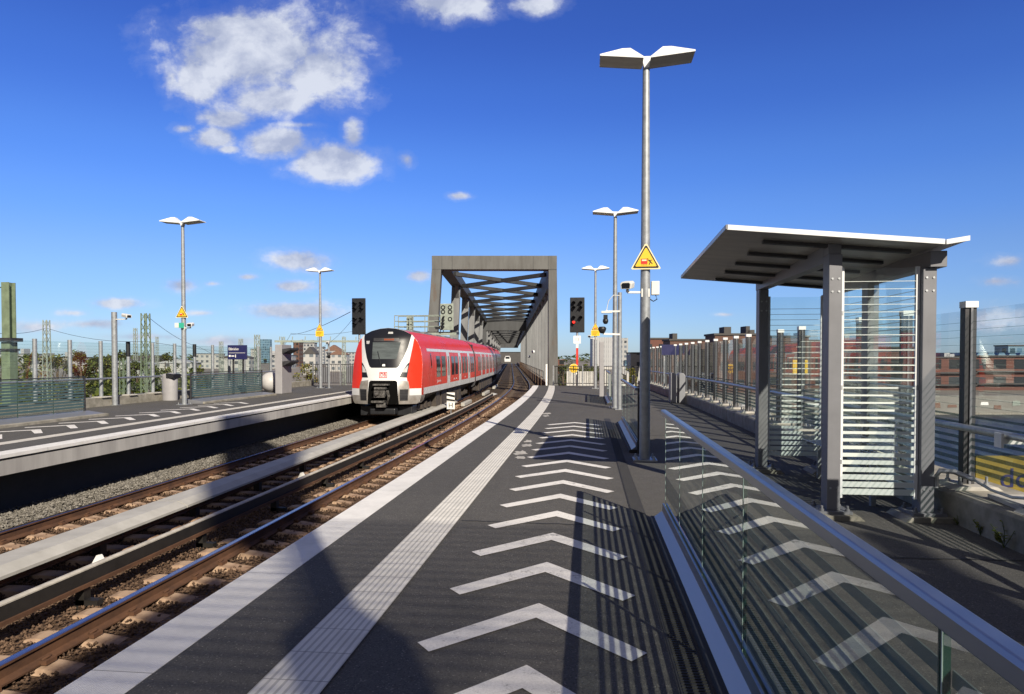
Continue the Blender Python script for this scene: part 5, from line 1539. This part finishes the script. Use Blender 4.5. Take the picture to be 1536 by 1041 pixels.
# hall beyond the bridge, white vehicle on the line
building(740, 790, 528.5, 470, 'roof_dark', 'dark blue station hall seen through the far end of the bridge', base=-4, depth=20)
t = thing('white_train', tuple(BM @ Vector((-1.7, 345, RZ))), 'distant white train front at the far end of the bridge', 'train')
b = MB(BM); b.prism([(-3.2, RZ + .6), (-.2, RZ + .6), (-.1, RZ + 2.2), (-.7, RZ + 3.5), (-2.7, RZ + 3.5), (-3.3, RZ + 2.2)], 'y', 345, 365); b.build('car_body', MT['train_white'], t)
b = MB(BM); b.box(-2.7, -.7, 344.9, 344.99, RZ + 2.1, RZ + 3.1); b.build('windscreen', MT['win_dark'], t)
# white hoarding, ramp and canopy beyond the platform end
t = thing('white_hoarding', (*px(872, 62), -3), 'white corrugated hoarding beyond the platform end fence', 'hoarding')
b = MB(Qm)
for i in range(9): x = (850 - 768) / FPX * 62 + i * .30; b.box(x, x + .27, 62, 62.08, -3, pz(557, 62) - .0)
b.build('panel', MT['hoarding'], t)
t = thing('white_canopy', (*px(922, 90), -3), 'flat white canopy roof below the grey tower', 'canopy')
b = MB(Qm); xa, xb = (905 - 768) / FPX * 90, (938 - 768) / FPX * 90; b.box(xa, xb, 90, 94, pz(554, 90), pz(549, 90)); b.build('roof', MT['hoarding'], t)
b = MB(Qm); [b.box(xa + q, xa + q + .2, 90.2, 90.4, -5, pz(554, 90) - .002) for q in (.2, 1.3, 2.4)]; b.build('post', MT['hoarding'], t)
t = thing('white_ramp', (*px(940, 70), -3), 'white sloping ramp parapet beside the nearest lamp post', 'ramp')
b = MB(Qm)
b.bar(((930 - 768) / FPX * 70, 70, pz(556, 70)), ((952 - 768) / FPX * 70, 74, pz(563, 70)), .3, .5); b.bar(((962 - 768) / FPX * 70, 70, pz(553, 70)), ((947 - 768) / FPX * 70, 66, pz(575, 70)), .3, .6)
b.build('parapet', MT['hoarding'], t)
b = MB(Qm); [b.box((u - 768) / FPX * 70, (u - 768) / FPX * 70 + .25, 70.5, 70.8, -6, pz(v, 70)) for u, v in ((931, 557), (941, 560), (950, 563))]; b.build('post', MT['hoarding'], t)
# yellow tarpaulin beyond the right fence
t = thing('yellow_banner', (*px(1510, 18), -3), 'yellow site banner with blue lettering below the right glass fence', 'banner')
xa = (1466 - 768) / FPX * 18; xb = xa + 3.4
b = MB(Qm); b.box(xa, xb, 18, 18.04, pz(748, 18), pz(684, 18)); p = b.build('cloth', MT['banner'], t)
q = Qm @ Vector((xa + .62, 17.99, (pz(748, 18) + pz(684, 18)) / 2 - .05))
text('doka', .74, MT['sign_blue'], 'lettering', p, tuple(q), (R(90), 0, YAW), sx=1.1)
b = MB(Qm); b.box(xa - .05, xa + .05, 18.05, 18.15, -7, pz(684, 18)); b.box(xb - .05, xb + .05, 18.05, 18.15, -7, pz(684, 18)); b.build('post', MT['galv'], t)

# ------------------------------------------------------------------ masts and wires of the freight yard
def lattice_mast(x, ytop, k, w0, w1, label, mat='green_steel', zb=-5.0, group=None):
    X, Y = px(x, k); zt = pz(ytop, k)
    t = thing('lattice_mast', (X, Y, zb), label, 'catenary mast')
    b = MB(); n = max(6, int((zt - zb) / (w0 * 1.15)))
    cr = [(-1, -1), (1, -1), (1, 1), (-1, 1)]
    def P(i, j): w = (w0 + (w1 - w0) * i / n) / 2; return Vector((X + cr[j][0] * w, Y + cr[j][1] * w, zb + (zt - zb) * i / n))
    for j in range(4): b.bar(P(0, j), P(n, j), w1 * .17, w1 * .17)
    for i in range(n):
        for j in range(4):
            j2 = (j + 1) % 4
            if i % 2: b.bar(P(i, j), P(i + 1, j2), w1 * .11, w1 * .05)
            else: b.bar(P(i, j2), P(i + 1, j), w1 * .11, w1 * .05)
    b.build('lattice', MT[mat], t); return t
X, Y = px(14.5, 27); zt = pz(424, 27)
t = thing('catenary_mast', (X, Y, -5), 'thick green steel catenary mast at the left picture edge', 'catenary mast')
b = MB(); w = .165
b.box(X - w, X + w, Y - w, Y - w + .03, pz(512, 27), zt); b.box(X - w, X + w, Y + w - .03, Y + w, pz(512, 27), zt); b.box(X - .03, X + .03, Y - w + .031, Y + w - .031, pz(512, 27), zt)
b.box(X - w - .02, X + w + .02, Y - w - .02, Y + w + .02, -5, pz(513, 27)); b.build('shaft', MT['green_steel'], t)
b = MB(); b.box(X - .33, X + .33, Y - .3, Y + .3, pz(512.5, 27), pz(507, 27)); b.box(X - .36, X + .24, Y - .25, Y + .25, pz(526, 27), pz(523, 27)); b.build('collar', MT['dark_metal'], t)
lattice_mast(70.5, 480, 45, .46, .26, 'pale lattice mast between the first two left fence posts', 'mast_grey')
lattice_mast(219, 470, 42, .46, .34, 'tall green lattice mast right of the grey camera pole')
lattice_mast(203.5, 492, 85, .45, .3, 'thin pale lattice mast left of the tall green one', 'mast_grey')
lattice_mast(185, 537, 40, .30, .26, 'short green lattice post between left fence posts')
lattice_mast(236, 505, 110, .4, .3, 'slim distant lattice mast left of the left lamp post', 'mast_grey')
lattice_mast(332, 512, 80, .4, .3, 'slim lattice mast left of the station name board', 'mast_grey')
lattice_mast(361.5, 508, 90, .5, .35, 'pale lattice mast behind the station name board', 'mast_grey')
lattice_mast(386, 502, 60, .4, .32, 'lattice mast with insulators right of the station name board', 'mast_grey')
lattice_mast(516, 505, 95, .45, .35, 'pale lattice mast just left of the train', 'mast_grey')
lattice_mast(425, 505, 88, .4, .3, 'lattice mast carrying the yard gantry above the grey pillar', 'mast_grey')
t = thing('yard_gantry', (*px(470, 86), -5), 'horizontal pale green gantry beam over the freight yard left of the train', 'gantry')
b = MB(Qm); xa, xb = (412 - 768) / FPX * 86, (545 - 768) / FPX * 86
b.box(xa, xb, 86, 86.3, pz(513.5, 86), pz(510.5, 86)); 
for q in np.arange(xa + .6, xb, 1.6): b.bar((q, 86.1, pz(510, 86)), (q + .05, 86.1, pz(510, 86) + .45), .08, .08)
b.build('beam', MT['mast_grey'], t)
b = MB(Qm); b.bar((xa + .9, 86.1, -5), (xa + .9, 86.1, pz(513.6, 86)), .3, .3); b.bar((xb - .5, 86.1, -5), (xb - .5, 86.1, pz(513.6, 86)), .3, .3); b.build('leg', MT['mast_grey'], t)
def wire(name, pts, r, label, sag=.3):
    b = MB(); out = []
    for (a, c) in zip(pts[:-1], pts[1:]):
        for i in range(9):
            u = i / 8; p = Vector(a).lerp(Vector(c), u); p.z -= sag * 4 * u * (1 - u); out.append(p)
    b.tube(out, r, 5, caps=False)
    tag(b.build(name, MT['dark_metal']), label, 'wire')
def w3(x, y, k): X, Y = px(x, k); return (X, Y, pz(y, k))
wire('overhead_wire', [w3(-60, 492, 27), w3(70, 492, 45), w3(219, 512, 42), w3(420, 530, 88)], .012, 'overhead wire crossing the left lattice masts')
wire('overhead_wire', [w3(219, 472, 42), w3(300, 521, 60), w3(386, 552, 70)], .014, 'wire sloping down right from the tall green lattice mast')
wire('overhead_wire', [w3(408, 540, 88), w3(436, 502, 88), w3(526, 468, 40)], .02, 'wire rising from the gantry to the left black signal')
wire('overhead_wire', [w3(436, 500, 88), w3(530, 497, 90)], .02, 'level wire behind the left lamp post near the train')
wire('overhead_wire', [w3(-40, 440, 27), w3(8, 430, 27)], .02, 'short wire at the top of the thick green mast', .02)
wire('overhead_wire', [w3(485, 520, 90), w3(530, 478, 60)], .016, 'thin wire rising to the left black signal')

# ------------------------------------------------------------------ trees
def tree(x, ytop, k, rad, label, mats=('leaf_a', 'leaf_b'), zb=-5.0, n=1500, seed=0, leaf=.15, ry=1.0):
    n = int(n * 1.7)
    X, Y = px(x, k); zt = pz(ytop, k); rr = random.Random(seed + int(x * 7))
    t = thing('tree', (X, Y, zb), label, 'tree')
    H = zt - zb
    b = MB(); tr = [Vector((X, Y, zb)), Vector((X + rr.uniform(-.2, .2), Y, zb + H * .45)), Vector((X + rr.uniform(-.3, .3), Y, zb + H * .85))]
    b.tube(tr, [rad * .10, rad * .065, rad * .02], 8)
    cl = []
    for i in range(16):
        u = rr.uniform(.22, .95); a = rr.uniform(0, 6.28); r = rad * (1.05 - .75 * abs(u - .5) * 1.3) * rr.uniform(.35, .85)
        c = Vector((X + math.cos(a) * r, Y + math.sin(a) * r * ry, zb + H * u)); cl.append((c, rad * rr.uniform(.24, .48)))
        q = tr[0].lerp(tr[2], u * .8)
        b.tube([q, q.lerp(c, .6) + Vector((0, 0, -.1)), c], [rad * .03, rad * .02, rad * .008], 5)
    cl.append((Vector((X, Y, zb + H * .93)), rad * .26))
    b.build('trunk', MT['bark'], t)
    lv = MB()
    for i in range(n):
        c, r = rr.choice(cl)
        d = Vector((rr.gauss(0, 1), rr.gauss(0, 1), rr.gauss(0, .85))); d = d.normalized() * r * rr.random() ** .45
        p = c + d
        if p.z > zt: p.z = zt - rr.random() * .4
        e = Vector((rr.uniform(-1, 1), rr.uniform(-1, 1), rr.uniform(-.7, .5))).normalized(); w = e.cross(Vector((rr.uniform(-.4, .4), rr.uniform(-.4, .4), 1))).normalized()
        s = leaf * rr.uniform(.6, 1.3)
        lv.m = 0 if rr.random() < .6 else 1
        lv._add([p - e * s, p + w * s * .55, p + e * s, p - w * s * .55], [(0, 1, 2, 3)])
    lv.build('crown', [MT[m] for m in mats], t, recalc=False)
    return t
tree(4, 534, 52, 1.7, 'yellow-green tree at the left edge behind the green mast', ('leaf_a', 'leaf_c'), seed=1)
tree(41, 526, 52, 1.1, 'slim tree just right of the green mast', ('leaf_a', 'leaf_b'), seed=2, n=900)
tree(86, 531, 54, 1.5, 'rusty green bush right of the pale lattice mast', ('leaf_a', 'leaf_c'), seed=3)
tree(104, 548, 50, 1.2, 'low light green bush under the second left fence post', ('leaf_a', 'leaf_a'), seed=4, n=900)
tree(123, 524, 56, 1.3, 'dark upright tree between the second and third left fence posts', ('leaf_b', 'leaf_b'), seed=5)
tree(146, 531, 58, 1.7, 'broad green tree left of the grey camera pole', ('leaf_b', 'leaf_a'), seed=6)
tree(162, 536, 60, 1.6, 'green tree behind the grey camera pole', ('leaf_b', 'leaf_a'), seed=7)
tree(182, 525, 62, 2.1, 'tallest dark green tree right of the grey camera pole', ('leaf_b', 'leaf_a'), seed=8, n=2000)
tree(203, 540, 60, 1.7, 'dark green tree left of the tall lattice mast', ('leaf_b', 'leaf_b'), seed=9)
tree(232, 548, 60, 1.5, 'dark bush right of the tall lattice mast', ('leaf_b', 'leaf_b'), seed=10)
tree(248, 528, 75, 1.6, 'green tree above the litter bin', ('leaf_b', 'leaf_a'), seed=11)
tree(300, 552, 80, 1.6, 'low green bush right of the left lamp post', ('leaf_b', 'leaf_a'), seed=12, n=900)
tree(458, 545, 90, 2.0, 'yellowish low bush below the white house on the left', ('leaf_a', 'leaf_c'), seed=13, n=900)
tree(846, 548, 120, 2.2, 'dark green tree right beside the bridge portal leg', ('leaf_b', 'leaf_b'), seed=14)
tree(858, 544, 150, 2.6, 'green tree behind the round yellow sign', ('leaf_b', 'leaf_a'), seed=15)
tree(878, 546, 150, 2.2, 'green tree left of the grey tower', ('leaf_b', 'leaf_a'), seed=16)
tree(894, 546, 160, 2.2, 'small dark tree at the foot of the grey tower', ('leaf_b', 'leaf_b'), seed=17)
tree(948, 552, 110, 2.0, 'olive bush left of the nearest lamp post', ('leaf_a', 'leaf_c'), seed=18)
tree(1418, 530, 150, 2.8, 'dark tree above the brick roofs beside the shelter', ('leaf_b', 'leaf_b'), zb=-4.6, seed=19)
# hedge / undergrowth behind the left fence that reads as one mass
lv = MB(); rr = random.Random(77)
for i in range(14000):
    x = rr.uniform(-30, 330); k = rr.uniform(34, 60); X, Y = px(x, k)
    z = -5 + (3.3 + 1.5 * math.sin(x * .05) + 1.0 * math.sin(x * .19 + k)) * rr.random() ** .5 * (k / 50)
    e = Vector((rr.uniform(-1, 1), rr.uniform(-1, 1), rr.uniform(-.6, .6))).normalized(); w = e.cross(Vector((0, .2, 1))).normalized(); s = rr.uniform(.15, .32)
    lv.m = rr.randrange(2); p = Vector((X, Y, z)); lv._add([p - e * s, p + w * s * .6, p + e * s, p - w * s * .6], [(0, 1, 2, 3)])
tag(lv.build('undergrowth', [MT['leaf_b'], MT['leaf_a']], org=(0, 0, -5), recalc=False), 'green undergrowth on the slope behind the left fence', 'bushes', kind='stuff')
# far wooded horizon
lv = MB()
for i in range(7000):
    a = rr.uniform(-1.0, 1.2); k = rr.uniform(900, 1400); X = math.sin(a - YAW) * k; Y = math.cos(a - YAW) * k
    z = -7 + (10 + 4 * math.sin(a * 23) + 3 * math.sin(a * 71)) * rr.random() ** .6
    e = Vector((rr.uniform(-1, 1), rr.uniform(-1, 1), rr.uniform(-.4, .4))).normalized(); w = e.cross(Vector((0, .2, 1))).normalized(); s = rr.uniform(2, 4.5)
    p = Vector((X, Y, z)); lv._add([p - e * s, p + w * s * .6, p + e * s, p - w * s * .6], [(0, 1, 2, 3)])
tag(lv.build('distant_woods', [MT['leaf_b']], org=(0, 0, -7), recalc=False), 'dark wooded horizon behind the city', 'woods', kind='stuff')

# ------------------------------------------------------------------ added slatted roof, out of view, only to throw the soft foreground shade
t = thing('shade_hall', (9.5, -20, -7), 'added slatted roof on columns, unseen behind the camera, shading the foreground', 'building')
HZ = 14.0
b = MB(); y = -27.0
while y < -13.2:
    sh = y + 1.373 * HZ                              # where its shade falls along the platform
    w = .074 if sh < 3.2 else max(.010, .074 * (1 - (sh - 3.2) / 2.8))
    x1 = 10.0 + .22 * math.sin(y * 2.3)
    b.box(7.2, x1, y, y + w, HZ, HZ + .03)
    b.box(x1 + .002, x1 + .7, y, y + w * .72, HZ, HZ + .03); b.box(x1 + .702, 12.9, y, y + w * .26, HZ, HZ + .03); y += .16
b.build('shade_slats', MT['grey_paint'], t)
HW = 30.0
ox, oy = .761 * (HW + .8), -1.373 * (HW + .8)
b = MB(); b.prism([(x + ox, y + oy) for x, y in ((-3.9, 8.0), (-3.9, 10.2), (-5.6, 12.8), (-7.4, 17.2), (-9.6, 19.5), (-9.9, 17.5), (-8.0, 14.2), (-6.7, 11.2), (-5.2, 8.8))], 'z', HW, HW + .15); b.build('roof_wing', MT['grey_paint'], t)  # added sheet, cut to the outline of the soft shade on the tracks
b = MB(); b.tube([(-6.2 + ox, 12.2 + oy, -7), (-6.2 + ox, 12.2 + oy, HW)], .12, 10); b.build('column', MT['grey_paint'], t)
for x in (7.1, 13.0): b = MB(); b.box(x - .08, x + .08, -27.2, -13.0, HZ - .3, HZ - .001); b.build('edge_beam', MT['grey_paint'], t)
for x in (7.1, 13.0):
    b = MB(); b.tube([(x, -24, -7), (x, -24, HZ - .3)], .16, 12); b.build('column', MT['grey_paint'], t)

# ------------------------------------------------------------------ sun, sky, clouds, camera
SUN_AZ = math.atan2(.485, -.875); SUN_EL = R(32.5)     # from +Y towards +X
sd = Vector((math.sin(SUN_AZ) * math.cos(SUN_EL), math.cos(SUN_AZ) * math.cos(SUN_EL), math.sin(SUN_EL)))
L = bpy.data.lights.new('sun', 'SUN'); L.energy = 5.0; L.angle = R(.38); L.color = (1, .90, .745)
lo = bpy.data.objects.new('sun', L); COL.objects.link(lo); lo.rotation_euler = sd.to_track_quat('Z', 'Y').to_euler(); lo.location = sd * 60

W = bpy.data.worlds.new('World'); SC.world = W; W.use_nodes = True
nt = W.node_tree; nt.nodes.clear()
wo = nt.nodes.new('ShaderNodeOutputWorld'); bg = nt.nodes.new('ShaderNodeBackground')
sky = nt.nodes.new('ShaderNodeTexSky'); sky.sky_type = 'NISHITA'; sky.sun_disc = False
sky.sun_elevation = SUN_EL; sky.sun_rotation = SUN_AZ; sky.air_density = 1.0; sky.dust_density = .25; sky.ozone_density = 3.2; sky.altitude = 20
hs = nt.nodes.new('ShaderNodeHueSaturation'); hs.inputs['Saturation'].default_value = 1.0; hs.inputs['Value'].default_value = 1.2
upz = nt.nodes.new('ShaderNodeVectorMath'); upz.operation = 'DOT_PRODUCT'; upz.inputs[1].default_value = (0, 0, 1)
tc0 = nt.nodes.new('ShaderNodeTexCoord'); nt.links.new(tc0.outputs['Generated'], upz.inputs[0])
rp = nt.nodes.new('ShaderNodeValToRGB'); rp.color_ramp.interpolation = 'EASE'
SKYC = [(0., .45, .59, .90), (.06, .455, .59, .92), (.13, .48, .615, .95), (.20, .42, .615, 1.06), (.26, .37, .585, 1.09), (.35, .30, .495, 1.055), (.43, .27, .435, 1.0), (.6, .25, .40, .95)]
er = rp.color_ramp.elements
while len(er) < len(SKYC): er.new(.5)
for e_, (p_0, r_, g_, b_c) in zip(er, SKYC): e_.position = p_0; e_.color = (r_ / 1.2, g_ / 1.2, b_c / 1.2, 1)
nt.links.new(upz.outputs['Value'], rp.inputs[0])
skt = mixc(nt, 1.0, sky.outputs[0], rp.outputs[0], 'MULTIPLY')
nt.links.new(skt, hs.inputs['Color'])
tc = nt.nodes.new('ShaderNodeTexCoord')
def dotv(v):
    n = nt.nodes.new('ShaderNodeVectorMath'); n.operation = 'DOT_PRODUCT'; nt.links.new(tc.outputs['Generated'], n.inputs[0]); n.inputs[1].default_value = v; return n.outputs['Value']
fw = dotv((-math.sin(YAW), math.cos(YAW), 0)); rt = dotv((math.cos(YAW), math.sin(YAW), 0)); up = dotv((0, 0, 1))
fwc = math_(nt, 'MAXIMUM', fw, .05)
cu = nt.nodes.new('ShaderNodeCombineXYZ')
nt.links.new(math_(nt, 'DIVIDE', rt, fwc), cu.inputs[0]); nt.links.new(math_(nt, 'DIVIDE', up, fwc), cu.inputs[1])
def cnoise(scale, detail, rough, off=(0, 0, 0), sc=(1, 1, 1), dist=0.):
    mp = nt.nodes.new('ShaderNodeMapping'); mp.inputs['Location'].default_value = off; mp.inputs['Scale'].default_value = sc
    nt.links.new(cu.outputs[0], mp.inputs[0])
    n = nt.nodes.new('ShaderNodeTexNoise'); n.inputs['Scale'].default_value = scale; n.inputs['Detail'].default_value = detail; n.inputs['Roughness'].default_value = rough; n.inputs['Distortion'].default_value = dist
    nt.links.new(mp.outputs[0], n.inputs['Vector']); return n.outputs['Fac']
CL = [(390, 82, 140, 70, 1.1), (345, 48, 90, 42, .95), (470, 112, 80, 62, .95), (300, 125, 62, 46, .85), (420, 152, 130, 34, .95), (262, 120, 45, 60, .55),
      (345, 180, 70, 24, .8), (325, 208, 46, 20, .85), (280, 195, 34, 12, .6), (345, 226, 30, 9, .6), (530, 190, 26, 18, .7), (455, 190, 60, 10, .6), (425, 216, 58, 24, 1.15), (500, 246, 64, 25, 1.2), (531, 205, 24, 34, .75), (440, 190, 90, 14, .5), (612, 240, 18, 15, .65),
      (665, 8, 92, 30, 1.0), (805, 12, 52, 20, .85), (692, 295, 26, 8, .6), (445, 392, 56, 17, 1.0), (437, 430, 40, 11, .95), (445, 466, 86, 14, 1.0), (275, 428, 34, 14, .75),
      (178, 455, 50, 10, .95), (320, 426, 26, 6, .55), (372, 416, 34, 8, .6), (628, 414, 22, 11, .85), (60, 490, 100, 14, .6), (135, 486, 90, 11, .8), (110, 470, 40, 9, .7), (300, 470, 45, 7, .6),
      (330, 512, 90, 13, .8), (1510, 392, 46, 15, .75), (1495, 422, 52, 12, .7), (1087, 472, 28, 5, .6), (1480, 478, 90, 26, .7), (220, 505, 120, 10, .6), (560, 520, 80, 10, .5), (-60, 440, 60, 14, .8), (1650, 300, 90, 40, .8)]
field = None
for (x, y, a, b_, wt) in CL:
    s = nt.nodes.new('ShaderNodeVectorMath'); s.operation = 'SUBTRACT'; nt.links.new(cu.outputs[0], s.inputs[0]); s.inputs[1].default_value = ((x - 768) / FPX, (HOR - y) / FPX, 0)
    m = nt.nodes.new('ShaderNodeVectorMath'); m.operation = 'MULTIPLY'; nt.links.new(s.outputs[0], m.inputs[0]); m.inputs[1].default_value = (FPX / a / .88, FPX / b_ / .97, 0)
    l = nt.nodes.new('ShaderNodeVectorMath'); l.operation = 'LENGTH'; nt.links.new(m.outputs[0], l.inputs[0])
    f = math_(nt, 'SUBTRACT', wt + .12, math_(nt, 'MULTIPLY', l.outputs['Value'], .95))
    field = f if field is None else math_(nt, "SMOOTH_MAX", field, f, .12)
n1 = cnoise(9.5, 12., .60, (3.1, 1.7, 0), (1, 1.35, 1), .25)
n2 = cnoise(34., 9., .66, (7.3, 2.2, 0), (1, 1.2, 1), .2)
nn = math_(nt, 'ADD', math_(nt, 'MULTIPLY', math_(nt, 'SUBTRACT', n1, .5), 2.1), math_(nt, 'MULTIPLY', math_(nt, 'SUBTRACT', n2, .5), .80))
dens = math_(nt, 'ADD', field, nn)
dn = ramp(nt, math_(nt, 'ADD', dens, -.03), .0, .58)
wsp = math_(nt, 'MULTIPLY', ramp(nt, math_(nt, 'ADD', dens, .30), .0, .7), .20)
dn = math_(nt, 'MAXIMUM', dn, wsp)
dn = math_(nt, 'MULTIPLY', dn, math_(nt, 'GREATER_THAN', fw, .06))
dn = math_(nt, 'MULTIPLY', dn, .93)
n1b = cnoise(9.5, 12., .60, (3.1 + .35 * .03, 1.7 - .055, 0), (1, 1.35, 1), .25)
lit = ramp(nt, math_(nt, 'ADD', math_(nt, 'MULTIPLY', math_(nt, 'SUBTRACT', n1, n1b), 2.2), math_(nt, 'ADD', .52, math_(nt, 'MULTIPLY', math_(nt, 'SUBTRACT', n2, .5), .5))), .25, .8)
ccol = mixc(nt, lit, (3.1, 3.5, 4.7), (5.5, 5.8, 6.5))
skyc = mixc(nt, dn, hs.outputs[0], ccol)
# added pale veil, unseen behind and overhead, to grey the blue fill light
vb = ramp(nt, math_(nt, 'SUBTRACT', .30, fw), .0, .55)
vt = ramp(nt, up, .70, .95)
vn = ramp(nt, N(nt, 'TexNoise', i_Scale=3.2, i_Detail=8., i_Roughness=.6).outputs['Fac'], .25, .55)
veil = math_(nt, 'MULTIPLY', math_(nt, 'MAXIMUM', vb, vt), math_(nt, 'MULTIPLY_ADD', vn, .35, .60))
skyc = mixc(nt, veil, skyc, (1.75, 1.60, 1.45))
nt.links.new(skyc, bg.inputs[0]); bg.inputs[1].default_value = .1  # sky strength
nt.links.new(bg.outputs[0], wo.inputs[0])
W.cycles.sampling_method = 'MANUAL'; W.cycles.sample_map_resolution = 512

cam = bpy.data.cameras.new('camera'); co_ = bpy.data.objects.new('camera', cam); COL.objects.link(co_)
co_.location = (0, 0, CAM_H); co_.rotation_euler = (R(90) - PIT, 0, YAW)
cam.sensor_width = 36; cam.sensor_fit = 'HORIZONTAL'; cam.lens = 36 * FPX / 1536
cam.shift_y = (HOR + FPX * math.tan(PIT) - 520.5) / 1536
cam.clip_start = .05; cam.clip_end = 8000
SC.camera = co_
SC.view_settings.view_transform = 'Standard'; SC.view_settings.look = 'None'; SC.view_settings.exposure = .44; SC.view_settings.gamma = 1
SC.cycles.max_bounces = 10; SC.cycles.transparent_max_bounces = 24; SC.cycles.caustics_reflective = False; SC.cycles.caustics_refractive = False
